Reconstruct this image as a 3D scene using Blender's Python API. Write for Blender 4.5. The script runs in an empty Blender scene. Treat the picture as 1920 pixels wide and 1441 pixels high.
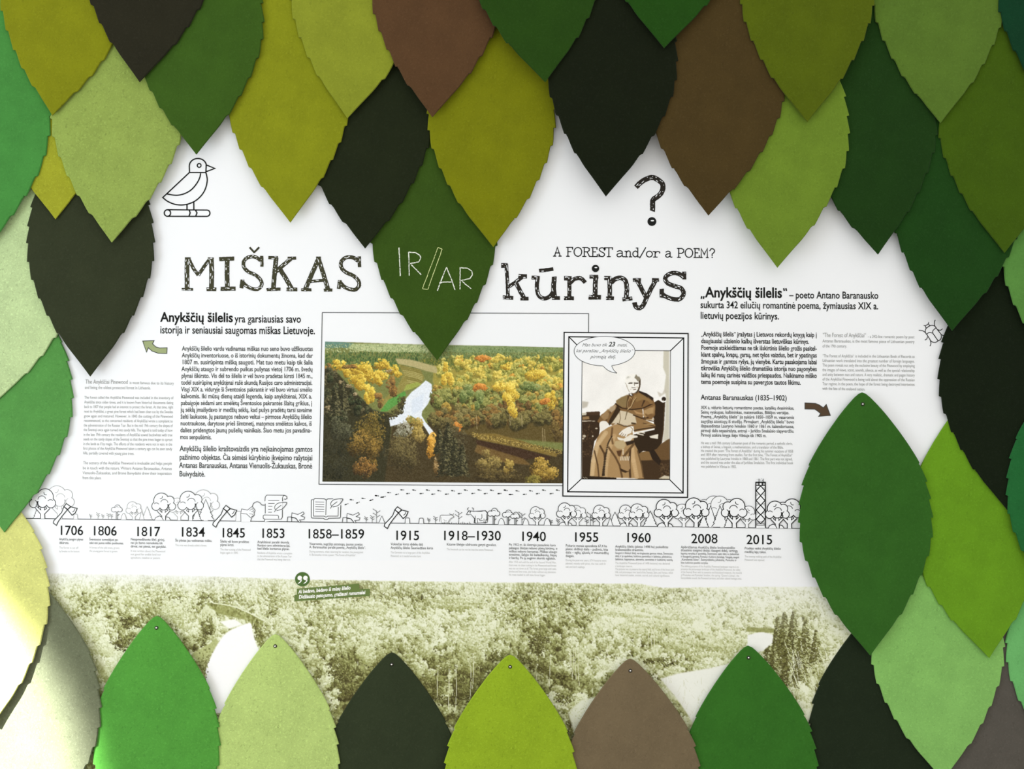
import bpy, math, random
import numpy as np
from mathutils import Vector

# ---------------------------------------------------------------- camera, light, exposure
sc = bpy.context.scene
COL = sc.collection
CAM_D = 2.4            # camera to panel, metres
ZC = 1.5               # height of the middle of the view above the floor

cam_data = bpy.data.cameras.new('camera')
cam_data.sensor_width = 36.0
cam_data.lens = 36.0 * CAM_D / 1.92
cam = bpy.data.objects.new('camera', cam_data)
cam.location = (0, -CAM_D, ZC)
cam.rotation_euler = (math.radians(90), 0, 0)
COL.objects.link(cam)
sc.camera = cam

sc.view_settings.view_transform = 'Standard'
sc.view_settings.look = 'None'
sc.view_settings.gamma = 1.0
sc.view_settings.use_curve_mapping = False
sc.view_settings.exposure = 0.0

world = bpy.data.worlds.new('world')
sc.world = world
world.use_nodes = True
bg = world.node_tree.nodes['Background']
bg.inputs[0].default_value = (1.0, 0.978, 0.94, 1)
bg.inputs[1].default_value = 1.15


def lamp(name, kind, loc, target, energy, color, **kw):
    d = bpy.data.lights.new(name, kind)
    d.energy = energy
    d.color = color
    for k, v in kw.items():
        setattr(d, k, v)
    o = bpy.data.objects.new(name, d)
    o.location = loc
    o.rotation_euler = (Vector(target) - Vector(loc)).to_track_quat('-Z', 'Y').to_euler()
    COL.objects.link(o)
    return o


# daylight through the windows on the left of the room
lamp('window_daylight', 'AREA', (-2.35, -1.35, 1.05), (0.1, 0.0, 1.45), 20.0, (0.88, 0.97, 1.06),
     shape='RECTANGLE', size=0.8, size_y=1.1)
# sun falling through the corner of that window on the lowest leaves at the left
lamp('window_sunbeam', 'SPOT', (-4.6, -3.2, 1.55), (-1.71, 0.0, 0.80), 13000.0, (1.0, 0.98, 0.95),
     spot_size=math.radians(16.6), spot_blend=0.16, shadow_soft_size=0.03)

# ---------------------------------------------------------------- helpers
rng = random.Random(7)
nrng = np.random.default_rng(11)


def W(px, py, d=0.0):
    """a point on the wall, one photograph pixel = one millimetre, d = distance off the panel face"""
    return ((px - 960.0) / 1000.0, -d, ZC + (720.5 - py) / 1000.0)


def lin(c):
    out = []
    for v in c[:3]:
        v = v / 255.0
        out.append(v / 12.92 if v <= 0.04045 else ((v + 0.055) / 1.055) ** 2.4)
    return out


def srgb_rgba(c):
    return tuple(lin(c)) + (1.0,)


def mesh_obj(name, verts, faces, mat, parent=None, smooth=False):
    me = bpy.data.meshes.new(name)
    me.from_pydata(verts, [], faces)
    me.update()
    if smooth:
        me.polygons.foreach_set('use_smooth', [True] * len(me.polygons))
    mats = mat if isinstance(mat, (list, tuple)) else [mat]
    for m in mats:
        me.materials.append(m)
    o = bpy.data.objects.new(name, me)
    COL.objects.link(o)
    if parent:
        o.parent = parent
    return o


def mat_flat(name, color, rough=0.75, spec=0.2, metallic=0.0):
    m = bpy.data.materials.new(name)
    m.use_nodes = True
    b = m.node_tree.nodes['Principled BSDF']
    b.inputs['Base Color'].default_value = srgb_rgba(color)
    b.inputs['Roughness'].default_value = rough
    b.inputs['Specular IOR Level'].default_value = spec
    b.inputs['Metallic'].default_value = metallic
    return m


def mat_paper(name, color):
    m = mat_flat(name, color, 0.7, 0.15)
    nt = m.node_tree
    b = nt.nodes['Principled BSDF']
    tc = nt.nodes.new('ShaderNodeTexCoord')
    n = nt.nodes.new('ShaderNodeTexNoise')
    n.inputs['Scale'].default_value = 3.0
    n.inputs['Detail'].default_value = 3.0
    r = nt.nodes.new('ShaderNodeMixRGB')
    c = srgb_rgba(color)
    r.inputs[1].default_value = tuple(x * 0.985 for x in c[:3]) + (1,)
    r.inputs[2].default_value = c
    nt.links.new(tc.outputs['Object'], n.inputs['Vector'])
    nt.links.new(n.outputs['Fac'], r.inputs[0])
    nt.links.new(r.outputs[0], b.inputs['Base Color'])
    return m


def mat_print(name):
    """a printed picture: the ink colours are carried by the mesh"""
    m = mat_flat(name, (128, 128, 128), 0.7, 0.15)
    nt = m.node_tree
    a = nt.nodes.new('ShaderNodeAttribute')
    a.attribute_name = 'ink'
    nt.links.new(a.outputs['Color'], nt.nodes['Principled BSDF'].inputs['Base Color'])
    return m


def mat_felt(name, color, fleck=0.5):
    """pressed wool felt: fine mottling, light and dark fibres, a slight nap"""
    m = mat_flat(name, color, 0.95, 0.08)
    nt = m.node_tree
    N, L = nt.nodes, nt.links
    b = N['Principled BSDF']
    b.inputs['Sheen Weight'].default_value = 0.05
    b.inputs['Sheen Roughness'].default_value = 0.6
    tc = N.new('ShaderNodeTexCoord')
    c = np.array(lin(color))

    def noise(scale, detail, rough=0.6, dist=0.0):
        n = N.new('ShaderNodeTexNoise')
        n.inputs['Scale'].default_value = scale
        n.inputs['Detail'].default_value = detail
        n.inputs['Roughness'].default_value = rough
        n.inputs['Distortion'].default_value = dist
        L.new(tc.outputs['Object'], n.inputs['Vector'])
        return n

    def ramp(src, stops):
        r = N.new('ShaderNodeValToRGB')
        e = r.color_ramp.elements
        e[0].position, e[0].color = stops[0][0], (stops[0][1],) * 3 + (1,)
        e[1].position, e[1].color = stops[-1][0], (stops[-1][1],) * 3 + (1,)
        for p, v in stops[1:-1]:
            k = e.new(p)
            k.color = (v, v, v, 1)
        L.new(src, r.inputs[0])
        return r

    def mix(a, bcol, fac):
        x = N.new('ShaderNodeMixRGB')
        if hasattr(a, 'links'):
            L.new(a, x.inputs[1])
        else:
            x.inputs[1].default_value = tuple(a) + (1,)
        x.inputs[2].default_value = tuple(bcol) + (1,)
        L.new(fac, x.inputs[0])
        return x.outputs[0]

    big = noise(14.0, 3.0)
    fine = noise(260.0, 4.0, 0.7, 0.6)
    spot = noise(190.0, 3.0, 0.6, 1.2)
    col = mix(c * 0.93, np.minimum(c * 1.07, 1), ramp(big.outputs['Fac'], [(0.35, 0), (0.65, 1)]).outputs[0])
    col = mix(col, np.minimum(c * 1.35 + 0.015 * fleck, 1), ramp(fine.outputs['Fac'], [(0.52, 0), (0.68, 0.8 * fleck)]).outputs[0])
    col = mix(col, c * 0.62, ramp(spot.outputs['Fac'], [(0.30, 0.75 * fleck), (0.43, 0)]).outputs[0])
    L.new(col, b.inputs['Base Color'])
    bump = N.new('ShaderNodeBump')
    bump.inputs['Strength'].default_value = 0.25 + 0.35 * fleck
    bump.inputs['Distance'].default_value = 0.0012
    L.new(fine.outputs['Fac'], bump.inputs['Height'])
    L.new(bump.outputs['Normal'], b.inputs['Normal'])
    return m


# ---------------------------------------------------------------- ink: strokes, fills and lettering in wall millimetres
class Ink:
    """collects flat printed shapes; z counts sheets of ink (3 microns each)"""

    def __init__(self, base=0.0004):
        self.v, self.f, self.mi = [], [], []
        self.base = base

    def poly(self, pts, z=0, m=0):
        i = len(self.v)
        d = self.base + z * 0.000003
        self.v += [W(x, y, d) for x, y in pts]
        self.f.append(list(range(i, i + len(pts))))
        self.mi.append(m)

    def disc(self, x, y, rx, ry=None, z=0, m=0, n=20, rot=0.0):
        ry = rx if ry is None else ry
        c, s = math.cos(rot), math.sin(rot)
        self.poly([(x + rx * math.cos(a) * c - ry * math.sin(a) * s, y + rx * math.cos(a) * s + ry * math.sin(a) * c)
                   for a in (2 * math.pi * k / n for k in range(n))], z, m)

    def line(self, pts, w, z=0, m=0, closed=False, w2=None, cap=False):
        """ribbon with mitred joints"""
        pts = [p for k, p in enumerate(pts) if k == 0 or (abs(p[0] - pts[k - 1][0]) + abs(p[1] - pts[k - 1][1])) > 1e-6]
        n = len(pts)
        if n < 2:
            return
        L, R = [], []
        for k in range(n):
            if closed:
                a, b, c = pts[(k - 1) % n], pts[k], pts[(k + 1) % n]
            else:
                a, b, c = pts[max(k - 1, 0)], pts[k], pts[min(k + 1, n - 1)]
            d1 = np.array(b) - np.array(a)
            d2 = np.array(c) - np.array(b)
            l1, l2 = np.linalg.norm(d1), np.linalg.norm(d2)
            d1 = d1 / l1 if l1 > 1e-9 else d2 / l2
            d2 = d2 / l2 if l2 > 1e-9 else d1
            t = d1 + d2
            lt = np.linalg.norm(t)
            t = t / lt if lt > 1e-6 else d1
            nn = np.array((-t[1], t[0]))
            co = max(0.45, abs(float(np.dot(nn, (-d1[1], d1[0])))))
            ww = w if w2 is None else w + (w2 - w) * k / (n - 1)
            h = 0.5 * ww / co
            L.append((b[0] + nn[0] * h, b[1] + nn[1] * h))
            R.append((b[0] - nn[0] * h, b[1] - nn[1] * h))
        i = len(self.v)
        d = self.base + z * 0.000003
        for p, q in zip(L, R):
            self.v.append(W(p[0], p[1], d))
            self.v.append(W(q[0], q[1], d))
        for k in range(n if closed else n - 1):
            a, b = i + 2 * k, i + 2 * ((k + 1) % n)
            self.f.append([a, b, b + 1, a + 1])
            self.mi.append(m)
        if cap:
            for p in (pts[0], pts[-1]):
                self.disc(p[0], p[1], w * 0.5, z=z, m=m, n=10)

    def arc(self, x, y, rx, ry, a0, a1, w, z=0, m=0, n=14):
        self.line([(x + rx * math.cos(math.radians(a0 + (a1 - a0) * k / n)), y + ry * math.sin(math.radians(a0 + (a1 - a0) * k / n)))
                   for k in range(n + 1)], w, z, m)

    def text(self, s, x0, x1, y0, cap, y1=None, z=0, m=0, bold=0.0, shear=0.0):
        """one line of lettering from x0 to x1 (None: condensed natural width), baseline y0 to y1, capital height cap"""
        y1 = y0 if y1 is None else y1
        gs, adv = [], 0.0
        for ch in s:
            g = glyph(ch, bold)
            gs.append((g, adv))
            adv += g[2]
        if not gs:
            return
        k = cap / 0.682
        nat = adv * k
        if x1 is None:
            x1 = x0 + nat * 0.8
        sx = (x1 - x0) / adv
        sl = (y1 - y0) / max(1e-6, x1 - x0)
        d = self.base + z * 0.000003
        for (vs, fs, _), off in gs:
            i = len(self.v)
            for (gx, gy) in vs:
                X = x0 + (off + gx) * sx + shear * gy * k
                self.v.append(W(X, y0 + (X - x0) * sl - gy * k, d))
            for f in fs:
                self.f.append([i + q for q in f])
                self.mi.append(m)
        return x1

    def build(self, name, mats, parent=None):
        o = mesh_obj(name, self.v, self.f, mats, parent)
        if isinstance(mats, (list, tuple)) and len(mats) > 1:
            o.data.polygons.foreach_set('material_index', self.mi)
        return o


_fc = bpy.data.curves.new('lettering', 'FONT')
_fc.resolution_u = 3
_fo = bpy.data.objects.new('lettering', _fc)
COL.objects.link(_fo)
_glyphs = {}


def _raw(s, off=0.0):
    _fc.body = s
    _fc.offset = off
    bpy.context.view_layer.update()
    dg = bpy.context.evaluated_depsgraph_get()
    me = bpy.data.meshes.new_from_object(_fo.evaluated_get(dg))
    vs = [(v.co.x, v.co.y) for v in me.vertices]
    fs = [list(p.vertices) for p in me.polygons]
    bpy.data.meshes.remove(me)
    return vs, fs


_HMAX = max(v[0] for v in _raw('H')[0])
DIA = {'š': ('s', 'v'), 'č': ('c', 'v'), 'ž': ('z', 'v'), 'Š': ('S', 'v'), 'Č': ('C', 'v'), 'Ž': ('Z', 'v'),
       'ų': ('u', 'o'), 'į': ('i', 'o'), 'ą': ('a', 'o'), 'ę': ('e', 'o'), 'ė': ('e', 'd'), 'ū': ('u', 'm')}


def _bar(p, q, w):
    dx, dy = q[0] - p[0], q[1] - p[1]
    l = math.hypot(dx, dy)
    nx, ny = -dy / l * w / 2, dx / l * w / 2
    return [(p[0] + nx, p[1] + ny), (q[0] + nx, q[1] + ny), (q[0] - nx, q[1] - ny), (p[0] - nx, p[1] - ny)]


def glyph(ch, bold=0.0):
    key = (ch, bold)
    if key in _glyphs:
        return _glyphs[key]
    if ch in DIA:
        b, kind = DIA[ch]
        vs, fs, adv = glyph(b, bold)
        vs, fs = list(vs), list(fs)
        xs = [v[0] for v in vs]
        cx, top, w = (min(xs) + max(xs)) / 2, max(v[1] for v in vs), 0.07 + bold * 1.6
        add = []
        if kind == 'v':
            add = [_bar((cx - 0.12, top + 0.19), (cx, top + 0.07), w), _bar((cx, top + 0.07), (cx + 0.12, top + 0.19), w)]
        elif kind == 'd':
            add = [_bar((cx - 0.05, top + 0.13), (cx + 0.05, top + 0.13), 0.1)]
        elif kind == 'm':
            add = [_bar((cx - 0.14, top + 0.13), (cx + 0.14, top + 0.13), w)]
        else:
            x = max(xs) - 0.05
            add = [_bar((x, 0.02), (x - 0.08, -0.1), w), _bar((x - 0.08, -0.1), (x - 0.04, -0.16), w), _bar((x - 0.04, -0.16), (x + 0.06, -0.15), w)]
        for q in add:
            i = len(vs)
            vs += q
            fs.append([i, i + 1, i + 2, i + 3])
        g = (vs, fs, adv)
    elif ch in '„“”':
        w = 0.075 + bold * 1.5
        y = -0.02 if ch == '„' else 0.56
        d = -0.05 if ch != '“' else 0.05
        vs, fs = [], []
        for x in (0.12, 0.29):
            i = len(vs)
            vs += _bar((x, y + 0.09), (x + d, y - 0.1), w)
            fs.append([i, i + 1, i + 2, i + 3])
        g = (vs, fs, 0.40)
    else:
        if ch == ' ':
            vs, fs = [], []
        else:
            vs, fs = _raw(ch, 0.0 if ch in 'MNWg8' else bold)      # tight counters would close up
        full, _ = _raw(ch + 'H')
        g = (vs, fs, max(v[0] for v in full) - _HMAX)
    _glyphs[key] = g
    return g


# ---------------------------------------------------------------- a little painter for the printed pictures
def fbm(h, w, cell, octaves=4, seed=0, gain=0.5):
    r = np.random.default_rng(seed)
    out = np.zeros((h, w))
    amp, tot = 1.0, 0.0
    for _ in range(octaves):
        gh, gw = int(h / cell) + 3, int(w / cell) + 3
        g = r.random((gh, gw))
        ys, xs = np.arange(h) / cell, np.arange(w) / cell
        y0, x0 = ys.astype(int), xs.astype(int)
        fy, fx = (ys - y0)[:, None], (xs - x0)[None, :]
        fy, fx = fy * fy * (3 - 2 * fy), fx * fx * (3 - 2 * fx)
        a = g[np.ix_(y0, x0)] * (1 - fx) + g[np.ix_(y0, x0 + 1)] * fx
        b = g[np.ix_(y0 + 1, x0)] * (1 - fx) + g[np.ix_(y0 + 1, x0 + 1)] * fx
        out += amp * (a * (1 - fy) + b * fy)
        tot += amp
        amp *= gain
        cell = max(1.0, cell / 2)
    return out / tot


def blur(a, n=1):
    for _ in range(n):
        p = np.pad(a, ((1, 1), (1, 1)) + ((0, 0),) * (a.ndim - 2), mode='edge')
        a = (p[:-2, 1:-1] + p[2:, 1:-1] + 2 * p[1:-1, 1:-1]) / 4
        p = np.pad(a, ((1, 1), (1, 1)) + ((0, 0),) * (a.ndim - 2), mode='edge')
        a = (p[1:-1, :-2] + p[1:-1, 2:] + 2 * p[1:-1, 1:-1]) / 4
    return a


class Canvas:
    """sRGB picture over a rectangle of the wall, s samples per millimetre"""

    def __init__(self, x0, y0, x1, y1, s=1.0, color=(255, 255, 255)):
        self.x0, self.y0, self.s = x0, y0, s
        self.w, self.h = int((x1 - x0) * s) + 1, int((y1 - y0) * s) + 1
        self.a = np.ones((self.h, self.w, 3)) * np.array(color, float)

    def px(self, x, y):
        return (x - self.x0) * self.s, (y - self.y0) * self.s

    def mask(self, pts, soft=0):
        p = [self.px(*q) for q in pts]
        X, Y = np.meshgrid(np.arange(self.w), np.arange(self.h))
        m = np.zeros((self.h, self.w), bool)
        j = len(p) - 1
        for i in range(len(p)):
            xi, yi = p[i]
            xj, yj = p[j]
            if yi != yj:
                m ^= ((yi > Y) != (yj > Y)) & (X < (xj - xi) * (Y - yi) / (yj - yi) + xi)
            j = i
        m = m.astype(float)
        return blur(m, soft) if soft else m

    def fill(self, pts, color, soft=1, alpha=1.0):
        m = self.mask(pts, soft)[..., None] * alpha
        self.a = self.a * (1 - m) + np.array(color, float) * m

    def dab(self, x, y, rx, ry, color, alpha=1.0, rot=0.0):
        cx, cy = self.px(x, y)
        rx, ry = rx * self.s, ry * self.s
        R = max(rx, ry) + 1
        xa, xb, ya, yb = int(max(0, cx - R)), int(min(self.w, cx + R + 2)), int(max(0, cy - R)), int(min(self.h, cy + R + 2))
        if xa >= xb or ya >= yb:
            return
        X = np.arange(xa, xb)[None, :] - cx
        Y = np.arange(ya, yb)[:, None] - cy
        if rot:
            c, s = math.cos(rot), math.sin(rot)
            X, Y = X * c + Y * s, -X * s + Y * c
        q = (X / rx) ** 2 + (Y / ry) ** 2
        m = np.clip((1.25 - q) * 1.6, 0, 1)[..., None] * alpha
        reg = self.a[ya:yb, xa:xb]
        self.a[ya:yb, xa:xb] = reg * (1 - m) + np.array(color, float) * m

    def stroke(self, pts, w, color, alpha=1.0):
        for k in range(len(pts) - 1):
            (xa, ya), (xb, yb) = pts[k], pts[k + 1]
            n = max(1, int(math.hypot(xb - xa, yb - ya) / max(0.35, w * 0.45)))
            for i in range(n + 1):
                t = i / n
                self.dab(xa + (xb - xa) * t, ya + (yb - ya) * t, w / 2, w / 2, color, alpha)

    def crown(self, x, y, rx, ry, base, light, dark, n, size, r, spread=1.0):
        """one tree crown of leaf dabs, lit from the upper right, bitten into at the rim"""
        lob = []
        for _ in range(5 + int(rx * 0.25)):
            a, q = r.random() * 2 * math.pi, math.sqrt(r.random()) * 0.72
            lob.append((q * math.cos(a), q * math.sin(a), 0.28 + 0.3 * r.random(), (r.random() - 0.5) * 0.3))
        for _ in range(n):
            lx, ly, lr, lb = lob[int(r.random() * len(lob))]
            a, q = r.random() * 2 * math.pi, math.sqrt(r.random())
            ex, ey = q * math.cos(a), q * math.sin(a)
            dx, dy = lx + ex * lr, ly + ey * lr
            sh = 0.5 + lb + 0.42 * (0.5 * ex - 0.85 * ey) - 0.12 * dy + (r.random() - 0.5) * 0.5
            c = np.array(base, float)
            if sh > 0.55:
                c = c + (np.array(light) - c) * min(1, (sh - 0.55) * 2.2)
            else:
                c = c + (np.array(dark) - c) * min(1, (0.55 - sh) * 2.0)
            s = size * (0.6 + r.random() * 0.8)
            self.dab(x + dx * rx * spread, y + dy * ry * spread, s, s * 0.8, c, 0.85, r.random() * 3)

    def spruce(self, x, top, h, hw, cols, r):
        """a narrow conifer of drooping needle dabs"""
        for _ in range(int(h * hw * 0.55)):
            t = r.random() ** 0.75
            k = (0.12 + 0.88 * t) * (0.72 + 0.28 * (1 if (t * h / 9) % 1 > .45 else 0.4))
            dx = r.uniform(-1, 1) * hw * k
            v = r.random() + (0.25 if dx > 0 else -0.1)
            c = cols[0] if v < .5 else cols[1] if v < .85 else cols[2]
            self.dab(x + dx, top + t * h + abs(dx) * .25, 1.9, 1.0, c, .8, (.5 if dx > 0 else -.5))

    def build(self, name, mat, quad, parent, d):
        """lay the picture on the panel as a fine coloured sheet with the four given corners (tl, tr, br, bl)"""
        h, w = self.h, self.w
        U, V = np.meshgrid(np.linspace(0, 1, w), np.linspace(0, 1, h))
        q = [np.array(p, float) for p in quad]
        P = ((1 - U) * (1 - V))[..., None] * q[0] + (U * (1 - V))[..., None] * q[1] + (U * V)[..., None] * q[2] + ((1 - U) * V)[..., None] * q[3]
        fx = np.clip((P[..., 0] - self.x0) * self.s, 0, w - 1.001)
        fy = np.clip((P[..., 1] - self.y0) * self.s, 0, h - 1.001)
        ix, iy = fx.astype(int), fy.astype(int)
        tx, ty = (fx - ix)[..., None], (fy - iy)[..., None]
        A = self.a
        ix1, iy1 = np.minimum(ix + 1, w - 1), np.minimum(iy + 1, h - 1)
        c = (A[iy, ix] * (1 - tx) + A[iy, ix1] * tx) * (1 - ty) + (A[iy1, ix] * (1 - tx) + A[iy1, ix1] * tx) * ty
        c = np.clip(c, 0, 255) / 255.0
        c = np.where(c <= 0.04045, c / 12.92, ((c + 0.055) / 1.055) ** 2.4)
        co = np.empty((h * w, 3), np.float32)
        co[:, 0] = ((P[..., 0] - 960) / 1000).ravel()
        co[:, 1] = -d
        co[:, 2] = (ZC + (720.5 - P[..., 1]) / 1000).ravel()
        idx = np.arange(h * w).reshape(h, w)
        f = np.stack([idx[:-1, :-1], idx[1:, :-1], idx[1:, 1:], idx[:-1, 1:]], -1).reshape(-1, 4)
        nf = len(f)
        me = bpy.data.meshes.new(name)
        me.vertices.add(h * w)
        me.vertices.foreach_set('co', co.ravel())
        me.loops.add(nf * 4)
        me.loops.foreach_set('vertex_index', f.ravel().astype(np.int32))
        me.polygons.add(nf)
        me.polygons.foreach_set('loop_start', np.arange(0, nf * 4, 4, dtype=np.int32))
        me.update(calc_edges=True)
        at = me.color_attributes.new('ink', 'FLOAT_COLOR', 'POINT')
        rgba = np.ones((h * w, 4), np.float32)
        rgba[:, :3] = c.reshape(-1, 3)
        at.data.foreach_set('color', rgba.ravel())
        me.materials.append(mat)
        o = bpy.data.objects.new(name, me)
        COL.objects.link(o)
        o.parent = parent
        return o


def resc(pts, sc_, ox, oy):
    """points read off an enlargement: back to wall millimetres"""
    return [(ox + x / sc_, oy + y / sc_) for x, y in pts]


def smooth(pts, n=5, closed=False):
    """Catmull-Rom through the points"""
    out = []
    m = len(pts)
    for k in range(m if closed else m - 1):
        p0 = pts[(k - 1) % m] if closed or k > 0 else pts[0]
        p1 = pts[k]
        p2 = pts[(k + 1) % m]
        p3 = pts[(k + 2) % m] if closed or k + 2 < m else pts[m - 1]
        for i in range(n):
            t = i / n
            out.append(tuple(0.5 * (2 * p1[q] + (p2[q] - p0[q]) * t + (2 * p0[q] - 5 * p1[q] + 4 * p2[q] - p3[q]) * t * t
                                    + (3 * p1[q] - p0[q] - 3 * p2[q] + p3[q]) * t ** 3) for q in (0, 1)))
    if not closed:
        out.append(pts[-1])
    return out

# ---------------------------------------------------------------- the room
PANEL = mat_paper('panel_white', (244, 247, 250))
INK = mat_flat('ink_black', (22, 24, 22))
INK_SOFT = mat_flat('ink_dark_grey', (62, 66, 64))
INK_GREY = mat_flat('ink_grey', (150, 152, 150))
INK_PALE = mat_flat('ink_pale_grey', (186, 188, 186))
INK_TITLE = mat_flat('ink_olive_black', (64, 64, 44))
INK_TITLE_DARK = mat_flat('ink_umber_black', (42, 38, 32))
PRINT = mat_print('printed_picture')
WALLM = mat_paper('wall_paint', (225, 222, 214))
FLOORM = mat_paper('floor_grey', (150, 145, 138))


def box(name, lo, hi, mat, kind=None):
    (x0, y0, z0), (x1, y1, z1) = lo, hi
    v = [(x0, y0, z0), (x1, y0, z0), (x1, y1, z0), (x0, y1, z0), (x0, y0, z1), (x1, y0, z1), (x1, y1, z1), (x0, y1, z1)]
    f = [(0, 3, 2, 1), (4, 5, 6, 7), (0, 1, 5, 4), (1, 2, 6, 5), (2, 3, 7, 6), (3, 0, 4, 7)]
    o = mesh_obj(name, v, f, mat)
    if kind:
        o['kind'] = kind
    return o


box('wall_back', (-4.0, 0.02, 0.0), (4.0, 0.17, 3.0), WALLM, 'structure')
box('floor', (-4.0, -5.0, -0.1), (4.0, 0.17, 0.0), FLOORM, 'structure')

# the printed board, screwed flat to the wall (front face at y = 0)
board = box('information_panel', (-1.35, 0.0, 0.55), (1.35, 0.02, 2.45), PANEL)
board['label'] = 'large white printed information panel behind the felt leaves'
board['category'] = 'information panel'

# ---------------------------------------------------------------- the felt leaves
LEAF_H, FELT = 489.0, 0.0032
PROFILE = [(0, 0), (.006, 7), (.02, 15), (.06, 33), (.09, 45), (.12, 56), (.151, 67), (.21, 86), (.28, 105), (.355, 116), (.43, 122), (.5, 124),
           (.55, 122.5), (.597, 118.5), (.66, 108), (.712, 97), (.771, 82), (.82, 68), (.873, 50), (.922, 30.5), (.965, 13.5), (1, 0)]
_sp = smooth(PROFILE, 6)
_pt = np.array([p[0] for p in _sp])
_pw = np.array([p[1] for p in _sp], float)


def leaf_half(t):
    return float(np.interp(t, _pt, _pw))


def leaf_rows(seed):
    """rows down the leaf: (t, left half width, right half width); the lower part is saw-toothed"""
    r = random.Random(seed)
    teeth = []
    for side in (0, 1):
        ts, t = [], .262 + r.random() * .03
        while t < .90:
            ts.append(t)
            t += .064 + r.random() * .012
        teeth.append(ts)

    def half(side, t, after):
        w = leaf_half(t)
        ts = teeth[side]
        if t < ts[0] - 1e-9:
            return w
        prev = max((q for q in ts if (q <= t + 1e-9 if after else q < t - 1e-9)), default=None)
        nxt = min((q for q in ts if (q > t + 1e-9 if after else q >= t - 1e-9)), default=None)
        if prev is None or nxt is None:
            if prev is not None:            # below the last tooth: run out smooth
                return w - 2.0 * max(0, 1 - (t - prev) / .05)
            return w
        f = (t - prev) / (nxt - prev)
        return w - 2.0 + 4.4 * f ** 1.3

    rows = []
    base = sorted(set([p[0] for p in PROFILE[1:-1]] + [k / 64 for k in range(2, 63)]))
    for t in base:
        rows.append((t, half(0, t, True), half(1, t, True)))
    for side in (0, 1):
        for q in teeth[side]:
            for aft, dt in ((False, 0.0), (True, 0.004)):
                t = q + dt
                hw = [half(0, t, True), half(1, t, True)]
                hw[side] = half(side, q, aft)
                rows.append((t, hw[0], hw[1]))
    rows.sort()
    out = [rows[0]]
    for x in rows[1:]:
        if x[0] - out[-1][0] > 1e-5:
            out.append(x)
    return out


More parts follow.
